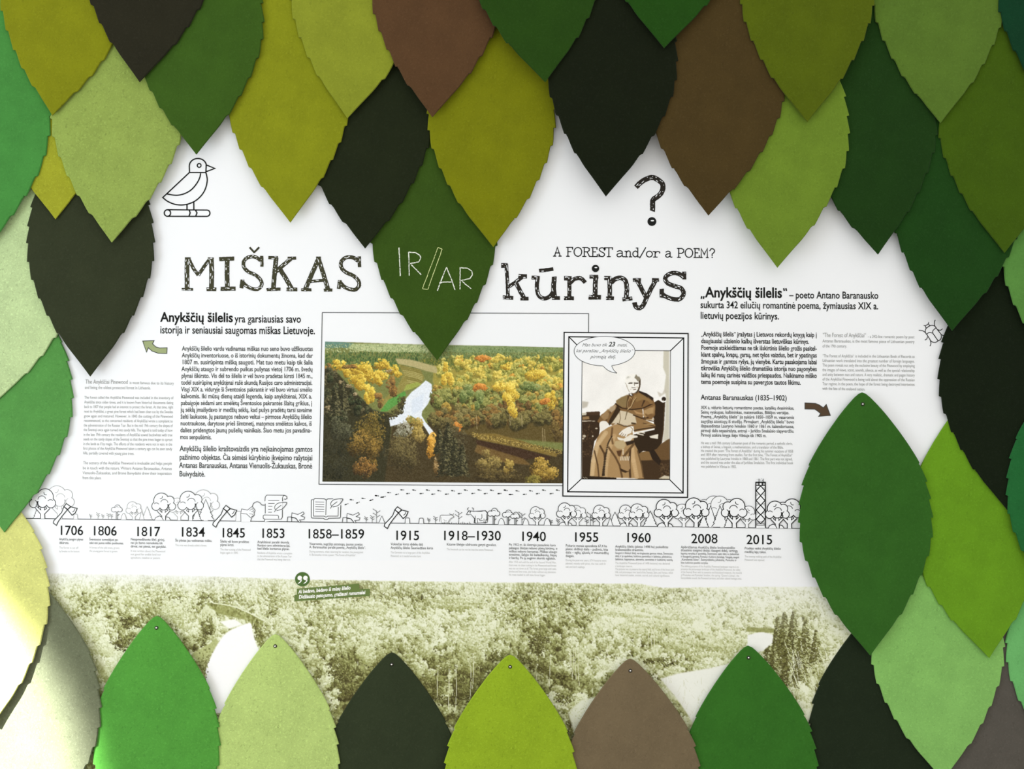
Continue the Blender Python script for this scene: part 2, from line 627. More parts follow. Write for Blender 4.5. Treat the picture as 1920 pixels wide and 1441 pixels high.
class Leaf:
    def __init__(self, key, color, label, tip=None, apex=None, tilt=0.0, sx=1.0, sy=1.0, pin=False, fleck=0.5, lift=11.0, bow=2.0, twist=0.0):
        self.key, self.color, self.label, self.pin, self.fleck = key, color, label, pin, fleck
        self.sx, self.sy, self.lift, self.bow, self.twist = sx, sy, lift, bow, twist
        a = math.radians(tilt)
        self.ax = (math.sin(a), math.cos(a))          # down the leaf
        self.rt = (math.cos(a), -math.sin(a))         # across, to the right
        H = LEAF_H * sy
        if apex is None:
            apex = (tip[0] - self.ax[0] * H, tip[1] - self.ax[1] * H)
        self.apex, self.H, self.base = apex, H, 0.0

    def depth(self, u, t):
        """millimetres off the panel of the leaf's front; u in half widths"""
        return 3.6 + self.base + self.lift * t ** 1.15 + self.twist * u * t - self.bow * u * u * math.sin(math.pi * min(1, max(0, t)))

    def local(self, x, y):
        dx, dy = x - self.apex[0], y - self.apex[1]
        t = (dx * self.ax[0] + dy * self.ax[1]) / self.H
        s = dx * self.rt[0] + dy * self.rt[1]
        return s, t

    def inside_depth(self, X, Y):
        dx, dy = X - self.apex[0], Y - self.apex[1]
        t = (dx * self.ax[0] + dy * self.ax[1]) / self.H
        s = dx * self.rt[0] + dy * self.rt[1]
        hw = np.interp(t, _pt, _pw) * self.sx + 4
        ok = (t > -0.01) & (t < 1.01) & (np.abs(s) <= hw)
        tt = np.clip(t, 0, 1)
        u = np.clip(s / np.maximum(hw, 1), -1, 1)
        return ok, 3.6 + self.lift * tt ** 1.15 + self.twist * u * tt - self.bow * u * u * np.sin(np.pi * tt)

    def shift(self):
        k = (self.base + 3.6 + self.lift * 0.5) / 1000 / CAM_D
        m = (self.apex[0] + self.ax[0] * self.H / 2, self.apex[1] + self.ax[1] * self.H / 2)
        return -(m[0] - 960) * k, -(m[1] - 720.5) * k

    def at(self, s, t, extra=0.0):
        """s millimetres across, t down the leaf -> wall x, y and metres off the panel"""
        hw = max(1.0, leaf_half(min(1, max(0, t))) * self.sx)
        u = max(-1.0, min(1.0, s / hw))
        sh = self.sh
        x = self.apex[0] + sh[0] + self.ax[0] * t * self.H + self.rt[0] * s
        y = self.apex[1] + sh[1] + self.ax[1] * t * self.H + self.rt[1] * s
        return x, y, self.depth(u, t) / 1000 + extra

    def build(self):
        self.sh = self.shift()
        rows = leaf_rows(self.key)
        fr = (-1, None, -.72, -.36, 0, .36, .72, None, 1)
        nc = len(fr)
        V, F = [], []
        ox, oy, od = self.at(0, 0)
        O = Vector(W(ox, oy, od))

        def put(s, t, e):
            x, y, d = self.at(s, t, e)
            V.append(tuple(Vector(W(x, y, d)) - O))
            return len(V) - 1

        front, back = [], []
        for t, l, r in rows:
            l, r = l * self.sx, r * self.sx
            ins = min(1.5, 0.4 * min(l, r))
            ss = []
            for k, q in enumerate(fr):
                if k == 1:
                    ss.append(-l + ins)
                elif k == nc - 2:
                    ss.append(r - ins)
                else:
                    ss.append(q * (l if q < 0 else r) if abs(q) == 1 else q * (max(l - ins, .1) if q < 0 else max(r - ins, .1)))
            front.append([put(s, t, -0.0015 if k in (0, nc - 1) else 0.0) for k, s in enumerate(ss)])
            back.append([put(s, t, -FELT) for s in (ss[0], ss[nc // 2], ss[-1])])
        a_f, a_b = put(0, 0, -0.0005), put(0, 0, -FELT)
        z_f, z_b = put(0, 1, -0.0005), put(0, 1, -FELT)
        for i in range(len(rows) - 1):
            A, B = front[i], front[i + 1]
            for k in range(nc - 1):
                F.append((A[k], B[k], B[k + 1], A[k + 1]))
            C, D = back[i], back[i + 1]
            F.append((C[0], C[1], D[1], D[0]))
            F.append((C[1], C[2], D[2], D[1]))
            F.append((A[0], C[0], D[0], B[0]))
            F.append((A[-1], B[-1], D[2], C[2]))
        A, C = front[0], back[0]
        for k in range(nc - 1):
            F.append((a_f, A[k], A[k + 1]))
        F += [(a_b, C[1], C[0]), (a_b, C[2], C[1]), (a_f, a_b, C[0], A[0]), (a_f, A[-1], C[2], a_b)]
        A, C = front[-1], back[-1]
        for k in range(nc - 1):
            F.append((z_f, A[k + 1], A[k]))
        F += [(z_b, C[0], C[1]), (z_b, C[1], C[2]), (z_f, A[0], C[0], z_b), (z_f, z_b, C[2], A[-1])]
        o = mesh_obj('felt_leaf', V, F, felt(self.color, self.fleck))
        o.location = O
        o['label'] = self.label
        o['category'] = 'felt leaf'
        o['group'] = 'felt leaves hung around the information panel'
        self.obj = o
        if self.pin:
            add_pin(self, O)
        return o


_felts = {}


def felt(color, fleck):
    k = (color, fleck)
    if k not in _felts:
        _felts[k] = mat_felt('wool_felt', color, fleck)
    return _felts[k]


PIN = mat_flat('pin_steel', (225, 225, 220), 0.18, 0.5, 1.0)
EYELET = mat_flat('pin_collar', (40, 38, 30), 0.5, 0.3)


def add_pin(leaf, O):
    """a steel pin head in a dark sunk collar near the pointed top of the leaf"""
    for name, mat, prof in (('pin_collar', EYELET, [(3.5, 0.0), (3.4, .6), (2.8, .9), (2.2, .7), (2.0, .3)]),
                            ('pin_head', PIN, [(2.0, .2), (1.9, 1.0), (1.5, 1.7), (.8, 2.1), (0.0, 2.2)])):
        V, F, n = [], [], 20
        x, y, d = leaf.at(0, 22.0 / leaf.H)
        for r, h in prof:
            for k in range(n):
                a = 2 * math.pi * k / n
                V.append(tuple(Vector(W(x + r * math.cos(a), y + r * math.sin(a), d + h / 1000)) - O))
        for i in range(len(prof) - 1):
            for k in range(n):
                F.append((i * n + k, (i + 1) * n + k, (i + 1) * n + (k + 1) % n, i * n + (k + 1) % n))
        mesh_obj(name, V, F, mat, leaf.obj, True)


CHAR, BROWN, PINE, FOREST, OLIVE, LIME, SAGE = 'char brown pine forest olive lime sage'.split()
LV = [  # felt colours also carry part of the light falloff from left to right
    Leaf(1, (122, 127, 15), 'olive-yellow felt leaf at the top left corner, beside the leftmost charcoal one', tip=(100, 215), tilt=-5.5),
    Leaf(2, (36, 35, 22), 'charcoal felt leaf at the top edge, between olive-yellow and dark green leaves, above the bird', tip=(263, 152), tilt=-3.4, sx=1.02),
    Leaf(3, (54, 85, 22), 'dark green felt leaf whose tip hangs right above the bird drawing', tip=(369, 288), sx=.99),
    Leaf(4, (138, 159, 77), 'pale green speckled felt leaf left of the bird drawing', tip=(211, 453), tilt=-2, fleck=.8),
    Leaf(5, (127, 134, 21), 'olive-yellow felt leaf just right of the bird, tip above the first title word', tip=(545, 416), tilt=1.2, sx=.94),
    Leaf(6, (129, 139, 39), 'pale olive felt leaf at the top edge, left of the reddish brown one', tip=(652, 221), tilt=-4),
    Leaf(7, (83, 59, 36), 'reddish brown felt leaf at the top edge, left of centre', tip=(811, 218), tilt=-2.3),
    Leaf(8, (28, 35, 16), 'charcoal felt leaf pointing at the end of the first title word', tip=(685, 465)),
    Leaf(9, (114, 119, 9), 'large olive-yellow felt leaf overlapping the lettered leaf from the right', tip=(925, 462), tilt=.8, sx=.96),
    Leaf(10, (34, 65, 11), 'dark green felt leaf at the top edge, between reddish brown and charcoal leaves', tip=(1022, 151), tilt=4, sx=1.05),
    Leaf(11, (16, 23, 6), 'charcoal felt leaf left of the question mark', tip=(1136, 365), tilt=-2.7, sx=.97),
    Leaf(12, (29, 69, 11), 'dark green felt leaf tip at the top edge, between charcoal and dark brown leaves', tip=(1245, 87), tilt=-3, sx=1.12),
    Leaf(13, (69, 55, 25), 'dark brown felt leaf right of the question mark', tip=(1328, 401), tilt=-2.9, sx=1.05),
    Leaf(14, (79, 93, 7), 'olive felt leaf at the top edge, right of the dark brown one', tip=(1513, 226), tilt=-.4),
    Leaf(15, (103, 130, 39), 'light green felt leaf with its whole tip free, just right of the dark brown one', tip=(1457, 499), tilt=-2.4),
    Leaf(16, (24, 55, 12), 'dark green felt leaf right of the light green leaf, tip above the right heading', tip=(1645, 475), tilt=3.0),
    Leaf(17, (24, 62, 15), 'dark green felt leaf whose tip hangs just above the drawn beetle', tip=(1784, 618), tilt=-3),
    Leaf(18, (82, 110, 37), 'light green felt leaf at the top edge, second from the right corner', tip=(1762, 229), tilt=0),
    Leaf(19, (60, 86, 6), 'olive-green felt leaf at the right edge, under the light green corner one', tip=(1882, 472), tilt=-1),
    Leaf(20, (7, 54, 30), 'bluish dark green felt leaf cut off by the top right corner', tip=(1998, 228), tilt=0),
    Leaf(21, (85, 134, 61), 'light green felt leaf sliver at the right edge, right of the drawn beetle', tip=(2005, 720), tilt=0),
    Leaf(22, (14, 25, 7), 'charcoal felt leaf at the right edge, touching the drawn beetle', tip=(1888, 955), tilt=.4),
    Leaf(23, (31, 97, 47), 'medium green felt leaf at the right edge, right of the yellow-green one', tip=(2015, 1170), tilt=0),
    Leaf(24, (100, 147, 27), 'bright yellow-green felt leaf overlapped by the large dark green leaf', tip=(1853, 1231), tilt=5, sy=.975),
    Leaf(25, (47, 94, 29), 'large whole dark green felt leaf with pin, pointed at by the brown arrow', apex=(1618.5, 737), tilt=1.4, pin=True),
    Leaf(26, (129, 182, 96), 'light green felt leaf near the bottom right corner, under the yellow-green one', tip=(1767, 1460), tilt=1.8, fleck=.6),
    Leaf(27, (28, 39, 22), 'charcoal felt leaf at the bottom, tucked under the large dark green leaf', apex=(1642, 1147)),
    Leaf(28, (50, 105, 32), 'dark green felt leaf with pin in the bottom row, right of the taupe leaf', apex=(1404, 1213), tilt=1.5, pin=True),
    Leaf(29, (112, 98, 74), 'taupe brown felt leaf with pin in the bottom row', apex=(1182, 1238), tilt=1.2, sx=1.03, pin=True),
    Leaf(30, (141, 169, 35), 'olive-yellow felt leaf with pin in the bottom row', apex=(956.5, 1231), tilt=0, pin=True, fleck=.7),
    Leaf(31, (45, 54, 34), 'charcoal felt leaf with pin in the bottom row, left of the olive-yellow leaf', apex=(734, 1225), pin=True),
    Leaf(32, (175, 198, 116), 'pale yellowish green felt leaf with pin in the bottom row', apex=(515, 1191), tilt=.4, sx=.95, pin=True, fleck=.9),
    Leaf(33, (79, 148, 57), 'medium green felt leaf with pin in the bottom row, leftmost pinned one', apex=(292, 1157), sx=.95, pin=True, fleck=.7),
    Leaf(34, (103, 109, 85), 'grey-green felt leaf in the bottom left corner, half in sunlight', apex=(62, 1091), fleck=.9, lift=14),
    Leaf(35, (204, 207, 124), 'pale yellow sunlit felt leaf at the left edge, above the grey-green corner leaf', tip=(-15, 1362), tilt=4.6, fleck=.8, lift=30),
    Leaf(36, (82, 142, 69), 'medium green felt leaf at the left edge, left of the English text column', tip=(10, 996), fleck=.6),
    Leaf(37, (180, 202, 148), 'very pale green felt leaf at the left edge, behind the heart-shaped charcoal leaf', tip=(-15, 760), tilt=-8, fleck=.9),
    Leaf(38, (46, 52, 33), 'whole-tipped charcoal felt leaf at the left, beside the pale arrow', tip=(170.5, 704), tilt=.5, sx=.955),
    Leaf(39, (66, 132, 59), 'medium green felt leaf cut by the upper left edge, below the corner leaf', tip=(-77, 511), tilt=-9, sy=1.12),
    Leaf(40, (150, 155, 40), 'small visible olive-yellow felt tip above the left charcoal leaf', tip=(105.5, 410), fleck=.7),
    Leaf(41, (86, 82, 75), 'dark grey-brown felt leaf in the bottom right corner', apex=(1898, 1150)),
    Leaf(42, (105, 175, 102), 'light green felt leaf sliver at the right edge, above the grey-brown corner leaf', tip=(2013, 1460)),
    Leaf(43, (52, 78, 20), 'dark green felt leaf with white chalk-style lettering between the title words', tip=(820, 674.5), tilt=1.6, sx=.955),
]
BY = {l.key: l for l in LV}
OVER = '''1>39 1>4 1>40 2>1 2>4 2>3 3>4 3>5 4>40 4>38 40>38 39>40 39>37 1>37 38>37 37>36 36>35 38>36 35>34 34>33 33>32 32>31 30>31
6>5 6>8 7>6 7>8 7>9 10>9 10>7 10>11 12>11 12>13 11>9 11>13 14>13 14>15 14>16 13>15 15>16 18>16 18>19 18>17 16>17 19>17 19>16 19>21 20>19 20>18
17>22 21>22 22>24 23>22 23>24 25>24 25>26 25>27 24>26 24>42 24>41 26>27 26>41 42>41 23>42 28>27 30>29 29>28
17>21 12>10 21>23 5>8 8>43 9>43 9>8 7>43 5>3x'''
PAIRS = []
for tok in OVER.split():
    if tok.endswith('x'):
        continue
    a, b = tok.split('>')
    PAIRS.append((int(a), int(b)))
gx, gy = np.meshgrid(np.arange(-260, 2180, 9.0), np.arange(-320, 1780, 9.0))
_in = {l.key: l.inside_depth(gx, gy) for l in LV}
need = []
for a, b in PAIRS:
    both = _in[a][0] & _in[b][0]
    if both.any():
        need.append((a, b, float((_in[b][1] - _in[a][1])[both].max()) + 4.0))
for _ in range(60):
    moved = False
    for a, b, g in need:
        if BY[a].base < BY[b].base + g - 1e-6:
            BY[a].base = BY[b].base + g
            moved = True
    if not moved:
        break
print('leaf offsets', {l.key: round(l.base) for l in LV})
# any pair that overlaps but was not listed
ks = sorted(BY)
listed = {frozenset(p) for p in PAIRS}
for i, a in enumerate(ks):
    for b in ks[i + 1:]:
        both = _in[a][0] & _in[b][0]
        if both.sum() > 2 and frozenset((a, b)) not in listed:
            dd = (_in[a][1] + BY[a].base - _in[b][1] - BY[b].base)[both]
            if dd.min() < 4 and dd.max() > -4:
                print('unlisted overlap', a, b, int(both.sum()), round(float(dd.min()), 1), round(float(dd.max()), 1),
                      'x', int(gx[both].mean()), 'y', int(gy[both].mean()))
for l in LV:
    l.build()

# chalk-white lettering printed on the dark green leaf in the title
CHALK = mat_flat('chalk_white', (222, 228, 214), 0.9, 0.05)
LIMEINK = mat_flat('slash_outline', (206, 218, 150), 0.9, 0.05)


def leaf_ink(leaf, name, strokes, mat, w, dash):
    o = leaf.obj
    V, F = [], []
    r = random.Random(3)
    for pts in strokes:
        pts = resc(pts, 3.84, 550, 300)
        seg = []
        for k in range(len(pts) - 1):
            (xa, ya), (xb, yb) = pts[k], pts[k + 1]
            n = max(1, int(math.hypot(xb - xa, yb - ya) / dash))
            for i in range(n):
                p = [(xa + (xb - xa) * t, ya + (yb - ya) * t) for t in ((i + .04) / n, (i + .96) / n)]
                seg.append([(x + r.uniform(-.35, .35), y + r.uniform(-.35, .35)) for x, y in p])
        for (p, q) in seg:
            dx, dy = q[0] - p[0], q[1] - p[1]
            l = math.hypot(dx, dy) or 1
            ww = w * r.uniform(.8, 1.15)
            nx, ny = -dy / l * ww / 2, dx / l * ww / 2
            i = len(V)
            for x, y in ((p[0] + nx, p[1] + ny), (q[0] + nx, q[1] + ny), (q[0] - nx, q[1] - ny), (p[0] - nx, p[1] - ny)):
                s, t = leaf.local(x, y)
                X, Y, d = leaf.at(s, t, 0.0006)
                V.append(tuple(Vector(W(X, Y, d)) - o.location))
            F.append((i, i + 1, i + 2, i + 3))
    return mesh_obj(name, V, F, mat, o)


L43 = BY[43]
leaf_ink(L43, 'chalk_word', [
    [(762, 628), (766, 730), (772, 835)],
    [(830, 660), (834, 745), (835, 830)], [(830, 662), (880, 665), (912, 685), (918, 705), (905, 732), (840, 745)], [(850, 752), (922, 825)]], CHALK, 1.9, 5.0)
leaf_ink(L43, 'chalk_word', [
    [(1038, 940), (1070, 850), (1102, 770)], [(1102, 770), (1135, 850), (1165, 935)], [(1050, 880), (1140, 875)],
    [(1200, 770), (1200, 930)], [(1205, 775), (1255, 778), (1285, 800), (1288, 825), (1270, 852), (1205, 866)], [(1215, 872), (1280, 925)]],
    CHALK, 1.9, 5.0)
leaf_ink(L43, 'chalk_slash', [[(1042, 628), (1072, 640), (1020, 785), (968, 930), (930, 925), (985, 780), (1042, 628)]], LIMEINK, 1.3, 5.5)

# ---------------------------------------------------------------- lettering on the board
# --- the two big title words: rough slab letters with pale scratches
def title_word(name, sc_, ox, oy, bars, blobs, seed, nfleck):
    k = Ink()
    r = random.Random(seed)
    zi = 0
    for pts, w in bars:
        p = resc(pts, sc_, ox, oy)
        w = w / sc_
        fine = []
        for i in range(len(p) - 1):
            n = max(2, int(math.hypot(p[i + 1][0] - p[i][0], p[i + 1][1] - p[i][1]) / 2.2))
            fine += [(p[i][0] + (p[i + 1][0] - p[i][0]) * q / n, p[i][1] + (p[i + 1][1] - p[i][1]) * q / n) for q in range(n)]
        fine.append(p[-1])
        fine = [(x + r.uniform(-.25, .25), y + r.uniform(-.25, .25)) for x, y in fine]
        zi = zi + 6
        k.line(fine, w * r.uniform(.95, 1.05) + .5, 0, 2)          # dark rim, then the paler body of the stroke
        k.line(fine, w - .9, zi, 0)
        # pale scratches and dots along the stroke
        L = sum(math.hypot(fine[i + 1][0] - fine[i][0], fine[i + 1][1] - fine[i][1]) for i in range(len(fine) - 1))
        s = r.uniform(1, 4)
        while s < L - 2 and w > 4:
            acc = 0
            for i in range(len(fine) - 1):
                d = math.hypot(fine[i + 1][0] - fine[i][0], fine[i + 1][1] - fine[i][1])
                if acc + d >= s:
                    tx, ty = (fine[i + 1][0] - fine[i][0]) / d, (fine[i + 1][1] - fine[i][1]) / d
                    o = r.choice((-1, 1)) * w * r.uniform(.12, .3)
                    if r.random() < nfleck:
                        ln = r.choice((.6, .8, 1.6, 2.6, 3.4))
                        k.disc(fine[i][0] - ty * o, fine[i][1] + tx * o, ln, r.uniform(.5, .85), zi + 3, 1, 8, math.atan2(ty, tx))
                    break
                acc += d
            s += r.uniform(2.5, 6)
    for x, y, rad in blobs:
        k.disc(ox + x / sc_, oy + y / sc_, rad / sc_, z=zi, m=2)
        k.disc(ox + x / sc_ + .8, oy + y / sc_ - 1.5, rad / sc_ * .4, rad / sc_ * .16, z=zi + 3, m=1, n=8)
    return k.build(name.replace('_dark', ''), [INK_TITLE if name == 'title_word' else INK_TITLE_DARK, PANEL, INK], board)


S1 = [(905, 232), (870, 205), (825, 196), (780, 210), (752, 245), (758, 295), (800, 335), (860, 362), (905, 405), (915, 450), (885, 487), (835, 487), (780, 462), (738, 418)]
title_word('title_word', 4.8, 300, 440, [
    ([(245, 212), (243, 350), (245, 488)], 40), ([(262, 225), (300, 300), (345, 365)], 28), ([(345, 365), (395, 290), (445, 222)], 28),
    ([(462, 212), (466, 350), (462, 488)], 40), ([(196, 490), (298, 490)], 20), ([(418, 490), (508, 490)], 30), ([(225, 215), (275, 215)], 22), ([(430, 216), (484, 216)], 22),
    ([(533, 219), (668, 214)], 36), ([(605, 220), (603, 360), (607, 480)], 40), ([(545, 486), (680, 484)], 34),
    ([(806, 112), (850, 160)], 15), ([(846, 160), (893, 112)], 15),
    (smooth(S1, 4), 30), ([(916, 190), (918, 288)], 28), ([(742, 402), (732, 482)], 32),
    ([(1045, 205), (1032, 350), (1020, 485)], 38), ([(975, 206), (1062, 206)], 26), ([(960, 494), (1085, 488)], 24),
    ([(1045, 332), (1100, 280), (1180, 215)], 34), ([(1150, 212), (1225, 210)], 26), ([(1085, 318), (1135, 395), (1185, 485)], 36), ([(1140, 490), (1236, 492)], 30),
    ([(1428, 212), (1370, 345), (1308, 490)], 38), ([(1425, 212), (1470, 350), (1512, 490)], 38), ([(1340, 422), (1480, 408)], 24),
    ([(1272, 495), (1362, 495)], 24), ([(1475, 497), (1550, 497)], 26), ([(1405, 206), (1448, 206)], 18),
    (smooth([(x + 877, y + 4) for x, y in S1], 4), 30), ([(1793, 195), (1795, 292)], 28), ([(1619, 408), (1608, 486)], 32),
], [], 5, .75)
title_word('title_word_dark', 4.8, 920, 440, [
    ([(95, 275), (152, 278)], 42), ([(140, 265), (150, 420), (156, 568)], 30), ([(108, 562), (202, 568)], 32), ([(165, 465), (225, 425), (290, 375)], 30),
    ([(250, 370), (325, 374)], 36), ([(232, 440), (265, 505), (300, 570)], 34), ([(268, 574), (340, 574)], 32),
    ([(435, 324), (565, 308)], 30), ([(368, 384), (440, 388)], 32),
    (smooth([(422, 385), (416, 470), (432, 545), (480, 572), (530, 555), (568, 505)], 4), 34), ([(572, 375), (566, 480), (576, 572)], 40), ([(550, 568), (622, 568)], 30),
    ([(660, 390), (728, 394)], 38), ([(708, 392), (708, 480), (708, 570)], 34), ([(660, 570), (750, 570)], 32), (smooth([(716, 432), (755, 398), (810, 392), (852, 430)], 4), 34),
    ([(888, 378), (968, 378)], 30), ([(944, 375), (940, 480), (940, 562)], 40), ([(882, 562), (992, 562)], 38),
    ([(1022, 388), (1086, 390)], 36), ([(1070, 388), (1072, 480), (1072, 570)], 36), ([(1040, 570), (1108, 570)], 30),
    (smooth([(1085, 430), (1120, 398), (1170, 388), (1212, 412), (1225, 480), (1220, 572)], 4), 38), ([(1185, 582), (1273, 572)], 32),
    ([(1280, 406), (1352, 406)], 30), ([(1452, 406), (1513, 406)], 30), ([(1320, 410), (1360, 490), (1402, 568)], 36),
    (smooth([(1484, 410), (1440, 490), (1400, 575), (1370, 638), (1335, 658), (1305, 645), (1294, 608)], 4), 36),
    ([(1742, 332), (1742, 402)], 32), (smooth([(1735, 380), (1690, 350), (1625, 346), (1572, 385), (1588, 432), (1650, 460), (1712, 480), (1736, 530), (1700, 578), (1640, 578), (1575, 555), (1540, 528)], 4), 36),
    ([(1540, 485), (1540, 565)], 36),
], [(943, 303, 33)], 8, .8)

# --- the question mark
title_word('question_mark', 11.08, 1160, 310, [
    (smooth([(360, 455), (450, 360), (560, 290), (690, 250), (800, 290), (900, 370), (920, 460), (890, 560), (820, 640), (740, 690), (705, 740), (705, 850), (700, 950)], 4), 104),
], [(690, 1165, 92)], 4, .7)

# --- the English line, slab letters drawn with a thin pen
PEN = {
    'A': ([[(.0, 0), (.3, 0)], [(.7, 0), (1, 0)], [(.14, 0), (.5, 1), (.86, 0)], [(.26, .36), (.76, .36)]]),
    'F': ([[(.05, 0), (.45, 0)], [(.25, 0), (.25, 1)], [(.05, 1), (.95, 1), (.95, .8)], [(.25, .52), (.7, .52)]]),
    'O': ([[(.5 + .47 * math.cos(a), .5 + .5 * math.sin(a)) for a in (2 * math.pi * q / 18 for q in range(19))]]),
    'R': ([[(.0, 0), (.4, 0)], [(.2, 0), (.2, 1)], [(0, 1), (.6, 1), (.82, .88), (.82, .66), (.6, .52), (.2, .52)], [(.55, .52), (.85, 0), (1, 0)]]),
    'E': ([[(.05, 0), (.95, 0), (.95, .22)], [(.25, 0), (.25, 1)], [(.05, 1), (.9, 1), (.9, .8)], [(.25, .52), (.7, .52)]]),
    'S': ([smooth([(.88, .8), (.7, .98), (.3, .96), (.12, .75), (.4, .55), (.75, .42), (.92, .22), (.7, .02), (.3, .03), (.1, .2)], 4), [(.9, .7), (.9, 1)], [(.08, .0), (.08, .28)]]),
    'T': ([[(.0, .8), (.0, 1), (1, 1), (1, .8)], [(.5, 1), (.5, 0)], [(.3, 0), (.7, 0)]]),
    'P': ([[(.0, 0), (.45, 0)], [(.2, 0), (.2, 1)], [(0, 1), (.65, 1), (.95, .85), (.95, .6), (.65, .45), (.2, .45)]]),
    'M': ([[(0, 0), (.25, 0)], [(.75, 0), (1, 0)], [(.12, 0), (.12, 1), (.5, .35), (.88, 1), (.88, 0)]]),
    'a': ([smooth([(.12, .58), (.4, .68), (.68, .6), (.72, .4), (.72, .12), (.85, 0), (1, .02)], 4), smooth([(.72, .4), (.4, .38), (.1, .25), (.15, .05), (.4, 0), (.72, .15)], 4)]),
    'n': ([[(.0, .62), (.2, .62), (.2, 0)], [(.03, 0), (.38, 0)], smooth([(.2, .45), (.45, .66), (.72, .6), (.78, .4), (.78, 0)], 4), [(.62, 0), (1, 0)]]),
    'd': ([smooth([(.75, .5), (.45, .66), (.12, .5), (.1, .2), (.4, 0), (.75, .15)], 4), [(.55, 1), (.77, 1), (.77, 0), (1, 0)]]),
    '/': ([[(.0, -.1), (1, 1.05)]]),
    'o': ([[(.5 + .45 * math.cos(a), .33 + .33 * math.sin(a)) for a in (2 * math.pi * q / 16 for q in range(17))]]),
    'r': ([[(.0, .62), (.3, .62), (.3, 0)], [(.05, 0), (.6, 0)], smooth([(.3, .4), (.55, .62), (.95, .58), (.98, .45)], 4)]),
    '?': ([smooth([(.08, .78), (.3, .98), (.65, .98), (.9, .78), (.75, .55), (.5, .42), (.48, .22)], 4), [(.44, .03), (.54, .03)]]),
}
k = Ink()
for ch, xa, xb in [('A', 565, 635), ('F', 680, 740), ('O', 748, 822), ('R', 828, 900), ('E', 905, 962), ('S', 970, 1030), ('T', 1030, 1096),
                   ('a', 1130, 1205), ('n', 1208, 1270), ('d', 1275, 1338), ('/', 1342, 1395), ('o', 1398, 1458), ('r', 1462, 1522), ('a', 1570, 1632),
                   ('P', 1680, 1740), ('O', 1748, 1820), ('E', 1826, 1880), ('M', 1886, 1958), ('?', 1968, 2020)]:
    y0 = 192 + (xa - 565) * 0.0095
    for st in PEN[ch]:
        k.line(resc([(xa + x * (xb - xa), y0 - y * 80) for x, y in st], 4.8, 920, 440), 1.9, cap=True)
k.build('subtitle', INK, board)


def lines(name, rows, mat):
    """rows: text, x0, x1, baseline, cap, [baseline at right], [bold], [shear]"""
    k = Ink()
    for row in rows:
        s, x0, x1, y, cap = row[:5]
        y1 = row[5] if len(row) > 5 and row[5] is not None else y
        bold = row[6] if len(row) > 6 else 0.0
        sh = row[7] if len(row) > 7 else 0.0
        k.text(s, x0, x1, y, cap, y1, bold=bold, shear=sh)
    return k.build(name, mat, board)


lines('heading', [
    ('Anykščių šilelis', 301, 437, 602.6, 17.2, 603.4, .022),
    ('yra garsiausias savo', 440, 564.5, 604, 14, 604.5, .012),
    ('istorija ir seniausiai saugomas miškas Lietuvoje.', 300, 591, 624.6, 14, 626.2, .012)], INK)
P1 = ['Anykščių šilelio vardu vadinamas miškas nuo seno buvo užfiksuotas', 'Anykščių inventoriuose, o iš istorinių dokumentų žinoma, kad dar',
      '1807 m. susirūpinta mišką saugoti. Mat tuo metu kaip tik šalia', 'Anykščių ataugo ir subrendo puikus pušynas vietoj 1706 m. švedų',
      'plynai iškirsto. Vis dėl to šilelis ir vėl buvo pradėtas kirsti 1845 m.,', 'todėl susirūpinę anykštėnai rašė skundą Rusijos caro administracijai.',
      'Visgi XIX a. viduryje ši Šventosios pakrantė ir vėl buvo virtusi smėlio', 'kalvomis. Iki mūsų dienų ataidi legenda, kaip anykštėnai, XIX a.',
      'pabaigoje sėdami ant smėlėtų Šventosios pakrantės šlaitų grikius, į', 'jų sėklą įmaišydavo ir medžių sėklų, kad pušys pradėtų tarsi savaime',
      'želti laukuose. Jų pastangos nebuvo veltui – pirmose Anykščių šilelio', 'nuotraukose, darytose prieš šimtmetį, matomos smėlėtos kalvos, iš',
      'dalies pridengtos jaunų pušelių vainikais. Šiuo metu jos pavadina-', 'mos senpušėmis.']
lines('paragraph', [(s, 341.2 - .27 * i, (586.8 - .2 * i) if i < 13 else 397, 657 + 12.74 * i, 8.4, 657.6 + 12.74 * i, .012) for i, s in enumerate(P1)], INK_SOFT)
lines('paragraph', [
    ('Anykščių šilelio kraštovaizdis yra neįkainojamas gamtos', 337, 586, 845.2, 10, 846.5, .012), ('pažinimo objektas. Čia sėmėsi kūrybinio įkvėpimo rašytojai', 336.5, 586, 861.3, 10, 862.5, .012),
    ('Antanas Baranauskas, Antanas Vienuolis-Žukauskas, Bronė', 336, 585.5, 876.4, 10, 878, .012), ('Buivydaitė.', 336, 385, 892.6, 10, 893, .012)], INK_SOFT)
lines('paragraph', [('The Anykščiai Pinewood', 160, 240, 719, 8, 719.6), ('is most famous due to its history', 243, 326, 719.8, 5.4, 720.8),
                    ('and being the oldest protected forest in Lithuania.', 159, 283, 728.5, 5.6, 729.6)], INK_GREY)
P2 = ['The forest called the Anykščiai Pinewood was included in the inventory of', 'Anykščiai since olden times, and it is known from historical documents dating',
      'back to 1807 that people had an interest to protect the forest. At that time, right', 'next to Anykščiai, a great pine forest which had been clear-cut by the Swedes',
      'grew again and matured. However, in 1845 the cutting of the Pinewood', 'recommenced, so the concerned residents of Anykščiai wrote a complaint to',
      'the administration of the Russian Tsar. But in the mid 19th century the slopes of', 'the Šventoji once again turned into sandy hills. The legend is told today of how',
      'in the late 19th century the residents of Anykščiai sowed buckwheat with tree', 'seeds on the sandy slopes of the Šventoji so that the pine trees began to sprout',
      'in the lands as if by magic. The efforts of the residents were not in vain: in the', 'first photos of the Anykščiai Pinewood taken a century ago can be seen sandy',
      'hills, partially covered with young pine trees.']
